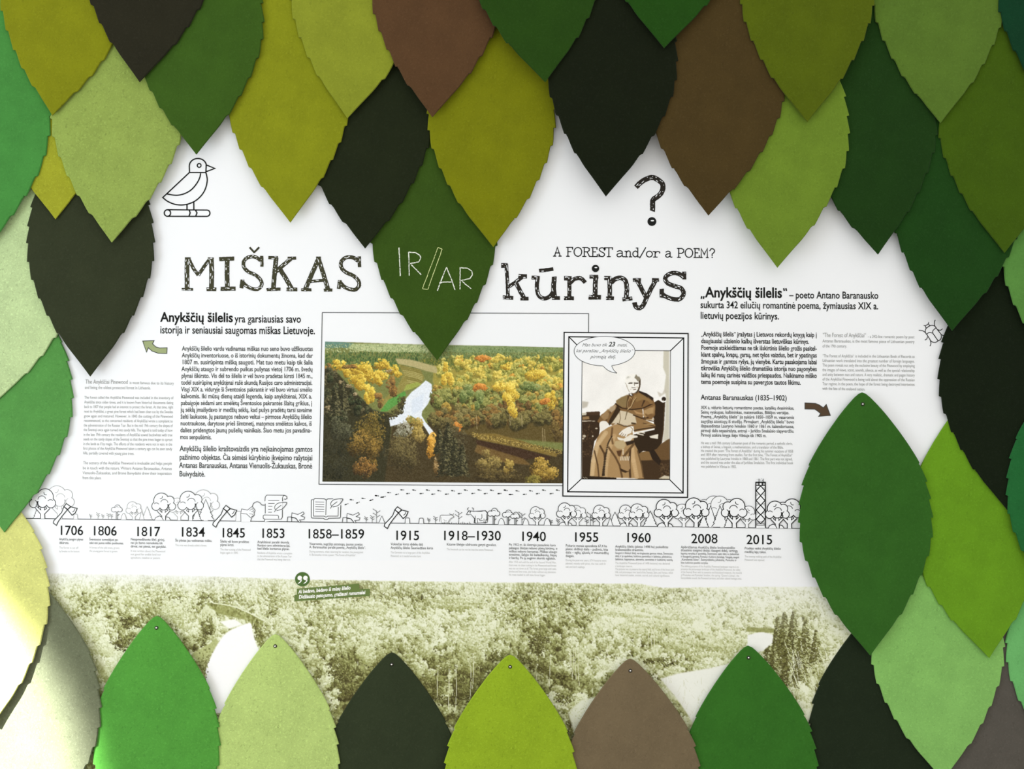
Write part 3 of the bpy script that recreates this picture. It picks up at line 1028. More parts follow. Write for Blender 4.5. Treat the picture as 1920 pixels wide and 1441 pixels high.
lines('paragraph', [(s, 158.2 - .2 * i, (325 - .2 * i) if i < 12 else 252, 747.2 + 8.68 * i, 5.3, 748.2 + 8.68 * i) for i, s in enumerate(P2)], INK_GREY)
lines('paragraph', [('The scenery of the Anykščiai Pinewood is invaluable and helps people', 156, 322.5, 869.8, 5.4, 871), ('be in touch with the nature. Writers Antanas Baranauskas, Antanas', 155.3, 322.3, 879.4, 5.4, 880.6),
                    ('Vienuolis-Žukauskas, and Bronė Buivydaitė drew their inspiration', 155, 322, 888.6, 5.4, 889.8), ('from this place.', 154.6, 190.5, 897.6, 5.4, 898)], INK_GREY)
lines('heading', [
    ('„Anykščių šilelis“', 1313, 1476, 556.8, 18.6, 557.8, .024), ('– poeto Antano Baranausko', 1480, 1647, 558.8, 12.8, 559.8, .014),
    ('sukurta 342 eilučių romantinė poema, žymiausias XIX a.', 1313, 1647, 577.2, 12.8, 579.6, .014), ('lietuvių poezijos kūrinys.', 1313, 1461, 597.2, 12.8, 598.6, .014)], INK)
P3 = ['„Anykščių šilelis“ įrašytas į Lietuvos rekordų knygą kaip į', 'daugiausiai užsienio kalbų išverstas lietuviškas kūrinys.',
      'Poemoje atskleidžiamas ne tik išskirtinis šilelio grožis pasitel-', 'kiant spalvų, kvapų, garsų, net tylos vaizdus, bet ir ypatingas',
      'žmogaus ir gamtos ryšys, jų vienybė. Kartu pasakojama labai', 'tikroviška Anykščių šilelio dramatiška istorija nuo pagonybės',
      'laikų iki rusų carinės valdžios priespaudos. Naikinamo miško', 'tema poemoje susipina su pavergtos tautos likimu.']
E3 = [1531.5, 1517, 1531.5, 1531.5, 1531.5, 1531.5, 1531.5, 1501.5]
lines('paragraph', [(s, 1314.5, E3[i], 630 + 12.77 * i, 8.6, 631.5 + 12.77 * i, .018) for i, s in enumerate(P3)], INK)
lines('paragraph', [('“The Forest of Anykščiai”', 1542, 1624, 631.6, 8, 632.2), ('- a 342-line romantic poem by poet', 1627, 1714.5, 633, 5.4, 634),
                    ('Antanas Baranauskas, is the most famous piece of Lithuanian poetry', 1542, 1714.5, 641.5, 5.6, 643), ('of the 19th century.', 1542, 1588, 651, 5.6)], INK_GREY)
P4 = ['“The Forest of Anykščiai” is included in the Lithuanian Book of Records as', 'Lithuanian work translated into the greatest number of foreign languages.',
      'The poem reveals not only the exclusive beauty of the Pinewood by employing', 'the images of views, scent, sounds, silence, as well as the special relationship',
      'and unity between man and nature. A very realistic, dramatic and pagan history', 'of the Anykščiai Pinewood is being told about the oppression of the Russian',
      'Tsar regime. In the poem, the hope of the forest being destroyed intertwines', 'with the fate of the enslaved nation.']
lines('paragraph', [(s, 1542, 1715 if i < 7 else 1622, 669.4 + 8.72 * i, 5.5, 670.8 + 8.72 * i) for i, s in enumerate(P4)], INK_GREY)
lines('heading', [('Antanas Baranauskas (1835–1902)', 1314, 1475.5, 748.8, 9.4, 750.4, .012)], INK)
P5 = ['XIX a. vidurio lietuvių romantizmo poetas, katalikų dvasininkas,', 'Seinų vyskupas, kalbininkas, matematikas, Biblijos vertėjas.',
      'Poemą „Anykščių šilelis“ jis sukūrė 1858–1859 m. vasaromis', 'sugrįžęs atostogų iš studijų. Pirmąkart „Anykščių šilelis“ buvo',
      'išspausdintas Lauryno Ivinskio 1860 ir 1861 m. kalendoriuose,', 'pirmoji dalis nepasirašyta, antroji – Jurkšto Smalaūsio slapyvardžiu.',
      'Pirmoji atskira knyga išėjo Vilniuje tik 1905 m.']
E5 = [1489, 1480, 1489, 1489, 1489, 1489, 1437]
lines('paragraph', [(s, 1314, E5[i], 766.4 + 8.62 * i, 6, 767.6 + 8.62 * i, .01) for i, s in enumerate(P5)], INK_SOFT)
P6 = ['He was a mid 19th century Lithuanian poet of the romantic period, a catholic cleric,', 'a bishop of Seinai, a linguist, a mathematician, and a translator of the Bible.',
      'He created the poem “The Forest of Anykščiai” during his summer vacations of 1858', 'and 1859 after returning from studies. For the first time, “The Forest of Anykščiai”',
      'was published by Laurynas Ivinskis in 1860 and 1861. The first part was not signed,', 'and the second was under the alias of Jurkštas Smalaūsis. The first individual book',
      'was published in Vilnius in 1905.']
E6 = [1486, 1469, 1487, 1486, 1486, 1487, 1381]
lines('paragraph', [(s, 1314, E6[i], 832.4 + 7.28 * i, 5, 833.4 + 7.28 * i) for i, s in enumerate(P6)], INK_GREY)

# --- years under the timeline
for s, x0, x1, y in [('1706', 111, 155, 1002.3), ('1806', 173, 218, 1003), ('1817', 254.5, 299, 1004.3), ('1834', 338, 383, 1005.3), ('1845', 414.5, 459, 1006.7),
                     ('1853', 489, 533.5, 1007.5), ('1858–1859', 575.5, 682, 1008.8), ('1915', 740, 785.5, 1011.6), ('1918–1930', 829.5, 938, 1012), ('1940', 976, 1022.5, 1013.4),
                     ('1955', 1075, 1121.5, 1014.7), ('1960', 1173, 1219, 1015.9), ('2008', 1297, 1344.5, 1017.6), ('2015', 1400.5, 1447.5, 1019.5)]:
    kk = Ink()
    kk.text(s, x0 - 1.5, x1 + 1.5, y, 17.2, y + .4, bold=.008)
    kk.build('year_number', INK, board)

CAP = [
    (111, [('Anykščių sengirė plynai', 156, 0), ('iškirsta.', 130, 0), ('The forest is cut off', 147, 1), ('by Swedes to the bottom.', 150, 1)], 1012.3, 6.9),
    (167.5, [('Šventosios sumedėjusi pa-', 222, 0), ('sakė esti jaunas miško puošnumas.', 232, 0), ('A forest of the old trees, grows', 224, 1), ('the young pine forest is green.', 221, 1)], 1012.7, 6.6),
    (245, [('Neapmedžiuota šilel. girioj,', 309, 0), ('nei jis žemo nemokėta tik', 305, 0), ('dirvai, nei pievai, nei ganyklai.', 312, 0), ('It was written about the Pinewood', 310, 1), ('not good for arable land nor', 302, 1), ('agriculture, meadow or pasture.', 301, 1)], 1012.6, 6.6),
    (328.5, [('Šis plotas jau vadinamas mišku.', 398, 0), ('This area was already called a forest.', 388, 1)], 1014.6, 6.6),
    (413, [('Šilelis vėl buvo pradėtas', 467, 0), ('plynai kirsti.', 439, 0), ('The clear-cutting of the Pinewood', 470, 1), ('began again in 1845.', 447, 1)], 1016.6, 6.4),
    (482.5, [('Anykštėnai parašė skundą', 542, 0), ('Rusijos caro administracijai,', 544, 0), ('kad šilelis kertamas plynai.', 543, 0), ('Residents of Anykščiai wrote a complaint', 548, 1), ('to the administration of the Russian Tsar', 547, 1), ('that the Pinewood was being clear-cut.', 545, 1)], 1017.6, 6.2),
    (580, [('Vasaromis, sugrįžęs atostogų, jaunas poetas', 680, 0), ('A. Baranauskas parašė poemą „Anykščių šilelis“.', 686, 0), ('During summers, when returning for vacation, the young poet', 681, 1), ('A. Baranauskas wrote a poem “The Forest of Anykščiai”.', 668, 1)], 1021, 6.2),
    (732.5, [('Vokiečiai kirto didelę dalį', 793, 0), ('Anykščių šilelio Šaumedžiais kirtė', 812, 0), ('The Germans cut a large part of the Anykščiai', 806, 1), ('Pinewood, as it needed wooden bark.', 790, 1)], 1021.5, 6.8),
    (837.5, [('Kitame šilelyje uždrausta ganyti gyvulius.', 931, 0), ('The livestock can be not let into the entire Pinewood.', 925, 1)], 1022, 7),
    (954, [('Po 1932 m. iki Antrojo pasaulinio karo', 1042, 0), ('pabaigos šilelyje nebuvo plynų kirtimų, o', 1045, 0), ('miškas nebuvo kertamas. Miškas užaugo', 1044.5, 0), ('savaime, šalyje iki baltalksnių, liepų', 1044, 0), ('ir beržų. Po jų augimo skurdo eglaitės.', 1042, 0),
           ('After 1932 and until the end of the Second World War,', 1043, 1), ('there was no clear-cutting in the Pinewood and forest', 1043, 1), ('was not cut down at all. The forest grew large with oaks,', 1043.5, 1), ('birches and lime trees, also linden without any plantation.', 1043, 1), ('No trees needed to still make forest bigger.', 1023, 1)], 1022.6, 6.2),
    (1060.5, [('Pokario metais apsodinta 67,4 ha', 1138, 0), ('ploto: didžioji dalis – pušimis, kita', 1140, 0), ('dalis – eglių, ąžuolų ir maumedžių', 1141, 0), ('daigais.', 1077, 0), ('During the post-war years, 67.4 hectares were', 1137, 1), ('planted, mostly with pines, the rest with fir', 1136, 1), ('oak and larch saplings.', 1097, 1)], 1024.4, 6.4),
    (1153.5, [('Anykščių šilelis (plotas 1498 ha) paskelbtas', 1253, 0), ('kraštovaizdžio draustiniu.', 1207, 0), ('Saugoti ir išlaikyti šilelį, vertingiausias gamtos vietas, Šventosios', 1262, 2), ('slėnį ir jo apylinkes, kultūros paminklus ir šaltinius, piliakalnius,', 1260, 2), ('šaltinius, kapinynus, akmenis, senvietes ir kultūrinį vaizdą.', 1262, 2),
              ('The Anykščiai Pinewood (area of 1498 hectares) was declared', 1256, 1), ('a landscape reserve.', 1186, 1), ('The purpose was to preserve the natural field, and forest of the forest park', 1264, 1), ('hills, and picturesque river bend of the Šventoji, Šeim, and Variaus, which', 1262, 1), ('have historical castles, ancient, sacred, and cultural significance.', 1256, 1)], 1026, 5.9),
    (1276.5, [('Apibrėžiamas Anykščių šilelio kraštovaizdžio', 1378, 0), ('draustinio steigimo tikslas: išsaugoti didelį, vertingą', 1383, 0), ('kapinių vertybių ir paminklų, Šventosios upės slėnį su įtekančiais', 1386, 2), ('ir išsaugančių gamtinę, Puntuką ir kultūrinį žemėlapį, Vetygalą, saugoti', 1386, 2), ('„Karalienės liūno“, Šeimyniškėlių piliakalnį, Puntuko ir', 1381, 2), ('kitas kultūrinio paveldo vertybes.', 1328, 2),
              ('The defining purpose of the Anykščiai Pinewood landscape reserve is to', 1385, 1), ('preserve the picturesque landscape of the Anykščiai Pinewood, the valley', 1388, 1), ('of the Šventoji River with its scenarios and biocultural treasures, the mounds', 1391, 1), ('of Puntukas and Puntukas’ brother, the spring “Queen’s Liūnas”, the', 1386, 1), ('Šeimyniškėliai mound, the Pinewood territory, and other cultural heritage areas.', 1391, 1)], 1027.2, 5.75),
    (1396, [('Pradėjo veikti Anykščių šilelio', 1464, 0), ('medžių lajų takas.', 1437, 0), ('The treetop walking path of the Anykščiai', 1465, 1), ('Pinewood was opened.', 1434, 1)], 1029.4, 6.6),
]
for x0, rows, y, pitch in CAP:
    a, b = Ink(), Ink()
    for i, (s, x1, kind) in enumerate(rows):
        gap = 2.2 if kind == 1 and any(q[2] != 1 for q in rows) else 0
        pt = pitch * .92 if kind == 1 else pitch
        yy = y + i * pitch + gap - (i * .22 if kind == 1 else 0)
        (b if kind == 1 else a).text(s.replace('’', "'"), x0, x1, yy, 4.6 if kind == 0 else 3.8, yy + .013 * (x1 - x0), bold=.0)
    a.build('caption', INK_SOFT, board)
    b.build('caption', INK_PALE, board)

# ---------------------------------------------------------------- line drawings
# bird
k = Ink()
B = lambda pts: resc(pts, 10.293, 280, 280)
lw = 2.4
k.line(B([(775, 440), (772, 320)]) + B([(772 + 165 - 165 * math.cos(a), 320 - 145 * math.sin(a)) for a in (math.pi * q / 16 for q in range(1, 16))]) + B([(1098, 320), (1092, 440)]), lw)
k.line(B([(775, 445), (1095, 445)]), lw)
k.line(B([(1100, 300), (1265, 368), (1100, 428)]), lw)
k.arc(280 + 962 / 10.293, 280 + 310 / 10.293, 3.6, 3.6, 0, 360, 2.2)
k.line(B([(775, 445), (260, 928)] + smooth([(260, 928), (350, 1000), (480, 1055), (620, 1072), (760, 1050), (900, 985), (1020, 870), (1090, 740), (1118, 600), (1108, 510), (1092, 445)], 4)[1:]), lw)
k.line(B(smooth([(990, 460), (975, 540), (920, 650), (820, 770), (700, 845), (580, 880), (470, 882), (345, 860)], 4)), lw)
k.line(B([(727, 1060), (727, 1165)]), lw)
k.line(B([(858, 1020), (860, 1165)]), lw)
k.line(B([(350, 1163), (1115, 1170)] + [(1115 + 55 * math.sin(math.pi * q / 8), 1230 - 60 * math.cos(math.pi * q / 8)) for q in range(1, 8)] + [(1110, 1292), (350, 1290)]), lw)
k.arc(280 + 350 / 10.293, 280 + 1227 / 10.293, 6, 6.2, 0, 360, lw)
k.line(B([(770, 1170), (788, 1225), (765, 1290)]), lw)
k.line(B([(890, 1170), (920, 1225), (895, 1290)]), lw)
k.build('bird_drawing', INK, board)

# beetle
k = Ink()
Q = lambda pts: resc(pts, 14.64, 1715, 590)
k.line(Q(smooth([(310, 370), (290, 430), (295, 490), (335, 545), (390, 630), (440, 710), (500, 750), (570, 755), (640, 715), (700, 680), (728, 620), (725, 545), (690, 490), (610, 390), (555, 315), (490, 290), (415, 300), (310, 370)], 3)), 1.5)
k.line(Q(smooth([(330, 530), (400, 480), (485, 495), (500, 430), (575, 365)], 3)), 1.4)
k.line(Q([(490, 495), (635, 705)]), 1.5)
k.line(Q([(312, 365), (290, 305), (370, 250), (418, 298)]), 1.4)
for leg in ([(290, 302), (245, 290)], [(372, 250), (385, 200)], [(290, 485), (215, 435), (110, 425)], [(350, 600), (330, 660), (275, 692)], [(430, 710), (445, 790), (418, 860)],
            [(552, 310), (535, 220), (560, 140)], [(630, 405), (700, 425), (765, 380)], [(725, 540), (790, 570)]):
    k.line(Q(smooth(leg, 3)), 1.4)
k.build('beetle_drawing', INK, board)

# arrows
ARROW_G = mat_flat('ink_sage', (158, 170, 124))
ARROW_B = mat_flat('ink_umber', (84, 66, 48))
for pts, s, ox, oy, m in (([(1028, 1110), (1110, 1107), (1098, 1130), (1122, 1152), (1150, 1160), (1203, 1158), (1201, 1200), (1140, 1198), (1095, 1182), (1068, 1158), (1055, 1190)], 3.84, 0, 350, ARROW_G),
                          ([(1545, 258), (1690, 265), (1740, 285), (1800, 325), (1840, 280), (1897, 432), (1735, 445), (1762, 405), (1720, 372), (1680, 345), (1545, 342)], 7.385, 1300, 720, ARROW_B)):
    k = Ink()
    p = resc(pts, s, ox, oy)
    k.poly(p, 0, 0)
    k.line(p, 1.3, 1, 1, closed=True)
    k.build('arrow', [m, INK_SOFT], board)


# ---- the timeline
def gy_(x):
    return 971.2 + (x - 45) * 0.01305


class Strip(Ink):
    """one drawn object: white body under dark outlines, stacked above what was drawn before"""
    layer = 1

    def __init__(self):
        super().__init__()
        self.z = Strip.layer
        Strip.layer += 3

    def outline(self, pts, w, close=True, m=0):
        self.poly(pts, self.z, 1)
        self.line(pts, w, self.z + 1, m, closed=close)


def cloud_tree(cx, h, w, ink, flip=1, rocks=True, bare=False):
    k = Strip()
    by = gy_(cx)
    s = h / 330.0
    P = lambda x, y: (cx + flip * (x - 188) * s, by + (y - 615) * s)
    # trunk and forks
    k.poly([P(*q) for q in [(165, 615), (165, 560), (110, 500), (190, 470), (262, 500), (212, 560), (212, 615)]], k.z, 1)
    k.line([P(*q) for q in [(163, 615), (166, 565), (108, 505)]], w, k.z + 1)
    k.line([P(*q) for q in [(212, 615), (211, 565), (268, 500)]], w, k.z + 1)
    k.line([P(*q) for q in [(140, 500), (166, 520), (168, 480), (140, 500)]], w, k.z + 1)
    k.line([P(*q) for q in [(208, 480), (208, 520), (240, 492), (208, 480)]], w, k.z + 1)
    lobes = [(96, 445, 52), (160, 378, 92), (262, 378, 54), (288, 448, 46), (188, 440, 52)]
    for x, y, r in lobes:
        q = P(x, y)
        k.disc(q[0], q[1], r * s + w / 2, z=k.z + 1, n=24)
    for i, (x, y, r) in enumerate(lobes):       # each pale lobe a sheet above the last, so none shades another
        q = P(x, y)
        k.disc(q[0], q[1], r * s - w / 2, z=k.z + 2 + i, m=1, n=24)
    k3 = k.z + 8
    fa = (lambda a0, a1: (a0, a1)) if flip > 0 else (lambda a0, a1: (180 - a0, 180 - a1))
    for x, y, r, a0, a1 in ((150, 330, 24, -20, 110), (196, 408, 44, 195, 355), (100, 440, 34, 220, 330), (285, 445, 34, 130, 250)):
        q = P(x, y)
        b0, b1 = fa(a0, a1)
        k.arc(q[0], q[1], r * s, r * s, b0, b1, w * .85, k3)
    Strip.layer += 6
    return k, ink


def rocks(cx, s, w):
    k = Strip()
    by = gy_(cx)
    for pts in ([(80, 615), (95, 585), (140, 565), (165, 580), (185, 615)], [(212, 615), (216, 575), (250, 585), (270, 615)]):
        k.outline([(cx + (x - 188) * s, by + (y - 615) * s) for x, y in pts], w, False)
    return k, None


def fir(cx, h, hw, w, n=5):
    k = Strip()
    by = gy_(cx)
    L, R = [], []
    for i in range(n):
        t0, t1 = i / n, (i + 1) / n
        L += [(cx - hw * (.08 + .92 * t0) * (1 if i == 0 else .82), by - h * (1 - t0)), (cx - hw * t1, by - h * (1 - t1 * .97))]
        R += [(cx + hw * (.08 + .92 * t0) * (1 if i == 0 else .82), by - h * (1 - t0)), (cx + hw * t1, by - h * (1 - t1 * .97))]
    L[0] = R[0] = (cx, by - h)
    pts = L[::-1][0:] + R[1:]
    k.outline(pts, w, False)
    return k, None


def mini_tree(cx, h, w):
    k = Strip()
    by = gy_(cx)
    k.line([(cx - 1, by), (cx - 1, by - h * .55)], w, k.z)
    k.line([(cx + 1.6, by), (cx + 1.6, by - h * .55)], w, k.z)
    k.line([(cx + 1.6, by - h * .25), (cx + 5, by - h * .36)], w, k.z)
    lobes = [(-.2, .66, .16), (.05, .8, .18), (.22, .66, .15), (0, .64, .14)]
    for a, b, r in lobes:
        k.disc(cx + a * h, by - b * h, r * h + w / 2, z=k.z + 1)
    for i, (a, b, r) in enumerate(lobes):
        k.disc(cx + a * h, by - b * h, r * h - w / 2, z=k.z + 2 + i, m=1)
    k.arc(cx + .02 * h, by - .76 * h, .1 * h, .1 * h, 200, 330, w * .8, k.z + 7)
    Strip.layer += 5
    return k, None


def sprout(cx, h, w):
    k = Strip()
    by = gy_(cx)
    k.line([(cx, by), (cx, by - h)], w, k.z)
    for t, d in ((.45, 1), (.62, -1), (.8, 1), (.95, -1)):
        k.line([(cx, by - h * t), (cx + d * h * .25, by - h * (t + .16))], w, k.z)
        k.disc(cx + d * h * .27, by - h * (t + .18), w * .9, z=k.z, n=8)
    return k, None


def stump(cx, h, w_, lw=1.1):
    k = Strip()
    by = gy_(cx)
    k.outline([(cx - w_ * .5, by), (cx - w_ * .42, by - h * .85), (cx - w_ * .3, by - h), (cx + w_ * .3, by - h), (cx + w_ * .42, by - h * .85), (cx + w_ * .5, by)], lw, False)
    return k, None


def bump(cx, h, hw, w):
    k = Strip()
    by = gy_(cx)
    k.outline(smooth([(cx - hw, by), (cx - hw * .75, by - h * .55), (cx, by - h), (cx + hw * .75, by - h * .55), (cx + hw, by)], 3), w, False)
    return k, None


def axe(dx, dy, lw=1.7):
    k = Strip()
    A = lambda pts: [(x + dx, y + dy) for x, y in resc(pts, 6.857, 680, 900)]
    k.outline(A([(415, 380), (385, 455), (330, 515), (285, 560), (278, 590), (318, 620), (345, 565), (400, 490), (462, 415)]), lw)
    k.outline(A([(462, 418), (505, 382), (585, 402), (560, 460), (520, 490)]), lw)
    k.outline(A([(415, 378), (448, 340), (500, 378), (460, 420)]), lw)
    k.line(A([(558, 405), (545, 435), (525, 450)]), lw * .8, k.z + 2)
    return k, None


def fallen(dx, dy, big=False, lw=1.1):
    """a felled trunk beside its stump"""
    k = Strip()
    F = lambda pts: [(x + dx, y + dy) for x, y in resc(pts, 6, 400, 900)]
    k.line(F([(830, 468), (838, 412), (880, 412)]), lw, k.z + 1)
    k.outline(F([(880, 412), (885, 365), (950, 385), (1010, 355), (1022, 375), (985, 400), (1028, 415), (1020, 440), (970, 445), (985, 470), (965, 470), (930, 425)]), lw)
    k.line(F([(880, 412), (882, 470)]), lw, k.z + 1)
    k.line(F([(880, 418), (925, 425), (965, 470)]), lw, k.z + 1)
    return k, None


GREYL = INK_GREY
DR = []      # (name, (ink, _), mats)


def draw(name, k, mat=None):
    k[0].build(name, [mat or INK_SOFT, PANEL], board)


k = Ink()
k.line([(45, gy_(45)), (1506, gy_(1506))], 1.4)
k.build('timeline_rule', INK_SOFT, board)

# left group
draw('tree_drawing', cloud_tree(112, 62, .9, None, 1), INK_GREY)
draw('fir_drawing', fir(72, 24, 10, 1.0), INK_SOFT)
draw('tree_drawing', cloud_tree(80, 56, 1.4, None, -1), INK)
draw('stump_drawing', stump(142, 9, 8, .9), INK_GREY)
draw('axe_drawing', axe(-619 - 1.5, -6), INK_SOFT)
for cx, h in ((170, 8), (184, 11), (193, 8), (203, 10), (209, 9)):
    draw('sprout_drawing', sprout(cx, h, .7), INK_GREY)
draw('tree_drawing', mini_tree(219, 28, .9), INK_SOFT)
draw('hill_drawing', bump(232, 12, 5, .9), INK_GREY)
draw('tree_drawing', cloud_tree(251, 34, .9, None), INK_GREY)
draw('fir_drawing', fir(276, 25, 10, .9), INK_GREY)
draw('fir_drawing', fir(266, 17, 5, .9), INK_GREY)
draw('tree_drawing', cloud_tree(386, 58, .9, None), INK_GREY)
draw('tree_drawing', cloud_tree(336, 42, .9, None), INK_GREY)
draw('tree_drawing', cloud_tree(307, 51, 1.3, None), INK_SOFT)
draw('rock_drawing', rocks(307, .16, 1.1), INK_SOFT)
draw('fir_drawing', fir(386, 40, 16, 1.0), INK_SOFT)
draw('fir_drawing', fir(369, 22, 9, 1.0), INK_SOFT)
draw('tree_drawing', cloud_tree(357.5, 55, 1.3, None), INK_SOFT)
draw('stump_drawing', stump(448, 18, 12, .9), INK_GREY)
# felled bigger trunk with thread to the scroll
k = Strip()
F = lambda pts: resc(pts, 6, 400, 900)
k.outline(F([(312, 465), (310, 375), (318, 322), (385, 335), (438, 295), (470, 338), (458, 368), (460, 395), (430, 420), (418, 465)]), 1.0, False)
k.line(F([(312, 372), (375, 378), (425, 425)]), 1.0, k.z + 1)
k.line(F([(410, 340), (440, 318), (455, 345), (430, 350), (460, 360)]), .8, k.z + 1)
k.line(F([(405, 375), (440, 380), (452, 400), (425, 408)]), .8, k.z + 1)
k.line(F(smooth([(440, 292), (455, 258), (495, 240), (530, 258), (545, 276), (580, 278)], 4)), 1.1, k.z + 1)
k.build('felled_tree_drawing', [INK_SOFT, PANEL], board)
draw('axe_drawing', axe(-321.5, -2.5), INK_SOFT)
# scroll
k = Strip()
k.outline(F([(575, 468), (580, 440), (560, 425), (560, 395), (585, 390), (585, 195), (595, 170), (620, 165), (800, 168), (825, 185), (825, 212), (778, 212), (775, 420), (760, 438)]), 0.01, True, 1)
k.line(F([(582, 235), (584, 190), (600, 167), (800, 168), (826, 182), (828, 205), (812, 214), (796, 208)]), 1.2, k.z + 1)
k.line(F([(778, 235), (778, 200), (786, 178), (800, 168)]), 1.2, k.z + 1)
k.line(F([(585, 262), (585, 372)]), 1.2, k.z + 1)
k.line(F([(776, 330), (776, 415), (765, 435), (740, 437), (580, 437), (562, 425), (562, 398), (575, 390), (725, 392), (735, 405), (735, 430)]), 1.2, k.z + 1)
k.line(F([(582, 437), (575, 466)]), 1.1, k.z + 1)
for y, x1 in ((226, 742), (260, 690), (293, 665), (326, 660), (359, 660)):
    k.line(F([(618, y), (x1, y)]), 1.1, k.z + 1)
feather = lambda ox, oy: [[(686 + ox, 358 + oy), (715 + ox, 318 + oy), (765 + ox, 280 + oy)], [(700 + ox, 330 + oy), (690 + ox, 300 + oy), (720 + ox, 262 + oy), (770 + ox, 250 + oy), (826 + ox, 250 + oy), (810 + ox, 285 + oy), (770 + ox, 325 + oy), (712 + ox, 340 + oy)]]
for p in feather(0, 0):
    k.line(F(smooth(p, 3)), 1.2, k.z + 1)
k.build('scroll_drawing', [INK_SOFT, PANEL], board)
draw('felled_tree_drawing', fallen(0, 0), INK_SOFT)
# open book
k = Strip()
k.poly(F([(1103, 220), (1130, 205), (1270, 215), (1430, 208), (1435, 420), (1268, 435), (1103, 420)]), k.z, 1)
k.line(F([(1120, 215), (1103, 222), (1102, 412), (1112, 424), (1240, 426), (1255, 438), (1285, 438), (1298, 426), (1425, 424), (1430, 412), (1434, 280)]), 1.3, k.z + 1)
k.line(F([(1348, 208), (1290, 208), (1270, 222), (1250, 208), (1145, 204), (1130, 215), (1128, 402), (1245, 402), (1268, 414), (1290, 402), (1404, 402), (1406, 300)]), 1.3, k.z + 1)
k.line(F([(1270, 222), (1266, 392)]), 1.3, k.z + 1)
for y in (243, 270, 297, 324, 350):
    k.line(F([(1148, y), (1248, y + 2)]), 1.0, k.z + 1)
for p in feather(630, -40):
    k.line(F(smooth(p, 3)), 1.3, k.z + 1)
k.build('book_drawing', [INK_SOFT, PANEL], board)
draw('felled_tree_drawing', fallen(103.5, 1.2), INK_SOFT)
for cx, h in ((686.5, 10), (698, 12), (706, 23)):
    draw('sprout_drawing', sprout(cx, h, .8), INK_SOFT)
draw('fir_drawing', fir(716, 13, 6, .8), INK_SOFT)
draw('stump_drawing', stump(764, 10, 9), INK)
draw('stump_drawing', stump(790, 10, 9), INK)
draw('axe_drawing', axe(0, 0), INK)
for cx, h in ((804, 9), (816.5, 12), (860, 22)):
    draw('sprout_drawing', sprout(cx, h, .8), INK_SOFT)


def cow(name, pts_list, w, m):
    k = Strip()
    for closed, pts in pts_list:
        p = resc(pts, 6.857, 680, 900)
        if closed:
            k.poly(p, k.z, 1)
        k.line(p, w, k.z + 1)
    k.build(name, [m, PANEL], board)


cow('cow_drawing', [
    (True, [(992, 530), (1000, 450), (1090, 448), (1140, 445), (1175, 472), (1140, 490), (1100, 540), (1040, 545)]),
    (False, [(990, 528), (995, 460), (1010, 445), (1120, 448), (1140, 442), (1165, 455), (1175, 472), (1150, 480), (1130, 488), (1105, 520), (1105, 555)]),
    (False, [(1010, 470), (1010, 510), (1018, 555)]), (False, [(1040, 500), (1060, 522), (1085, 520)]), (False, [(1118, 418), (1125, 440), (1145, 440), (1168, 438), (1170, 420)]), (False, [(1050, 530), (1052, 555)])], .8, INK_GREY)
cow('cow_drawing', [
    (True, [(1335, 435), (1370, 390), (1420, 400), (1580, 390), (1605, 430), (1600, 540), (1450, 550), (1430, 470)]),
    (False, [(1350, 385), (1348, 362), (1366, 350)]), (False, [(1404, 350), (1425, 365), (1420, 388)]),
    (False, [(1365, 388), (1345, 420), (1335, 438), (1360, 442), (1385, 432), (1415, 462), (1440, 490), (1432, 545), (1450, 548)]),
    (False, [(1375, 395), (1390, 402), (1382, 415), (1372, 405)]),
    (False, [(1418, 398), (1525, 400), (1560, 390), (1590, 398), (1605, 430), (1608, 500), (1600, 522), (1590, 500), (1592, 430)]),
    (False, [(1448, 455), (1450, 490), (1442, 545)]), (False, [(1470, 490), (1480, 545)]), (False, [(1475, 490), (1520, 500), (1535, 480), (1532, 435)]),
    (False, [(1500, 500), (1510, 520), (1545, 515)]), (False, [(1560, 490), (1560, 545), (1580, 548), (1585, 500)])], 1.1, INK_SOFT)
k = Ink()
r = random.Random(2)
for x in [830 + 4.2 * i for i in range(12)] + [868 + 3 * i for i in range(5)] + [882]:
    k.line([(x, gy_(x)), (x + r.uniform(-1, 1), gy_(x) - r.uniform(1.5, 4.5))], .8)
k.build('grass_drawing', INK_SOFT, board)
for cx, h in ((925.5, 31), (952, 28), (966, 24)):
    draw('tree_drawing', mini_tree(cx, h, 1.2), INK_SOFT)
for cx, h, hw in ((940, 12, 6), (986, 12, 5.5), (1026, 13, 6)):
    draw('hill_drawing', bump(cx, h, hw, 1.0), INK_SOFT)
for cx, h in ((978.5, 21), (1033, 9), (1046, 11), (1100, 11), (1107, 22), (1112, 14)):
    draw('sprout_drawing', sprout(cx, h, .9), INK_SOFT)
draw('tree_drawing', cloud_tree(1007, 34.5, 1.1, None), INK_SOFT)
draw('tree_drawing', cloud_tree(1083, 38, 1.0, None), INK_SOFT)
draw('tree_drawing', cloud_tree(1062, 42.5, 1.3, None), INK)
draw('rock_drawing', rocks(1062, .13, 1.2), INK)
draw('fir_drawing', fir(1153, 26, 12, 1.1), INK_SOFT)
draw('fir_drawing', fir(1144, 15, 6, 1.0), INK_SOFT)
draw('tree_drawing', cloud_tree(1127, 39, 1.2, None), INK)
draw('tree_drawing', cloud_tree(1176, 40, 1.2, None), INK)
draw('rock_drawing', rocks(1176, .13, 1.2), INK)
draw('fir_drawing', fir(1219, 29, 14, 1.2), INK)
draw('tree_drawing', cloud_tree(1198, 42.5, 1.3, None), INK)
draw('tree_drawing', cloud_tree(1282, 43, 1.1, None), INK_SOFT)
draw('tree_drawing', cloud_tree(1333, 59, 1.0, None, -1), INK_SOFT)
draw('tree_drawing', cloud_tree(1354, 59, 1.1, None), INK_SOFT)
draw('fir_drawing', fir(1332, 40, 14, 1.2), INK)
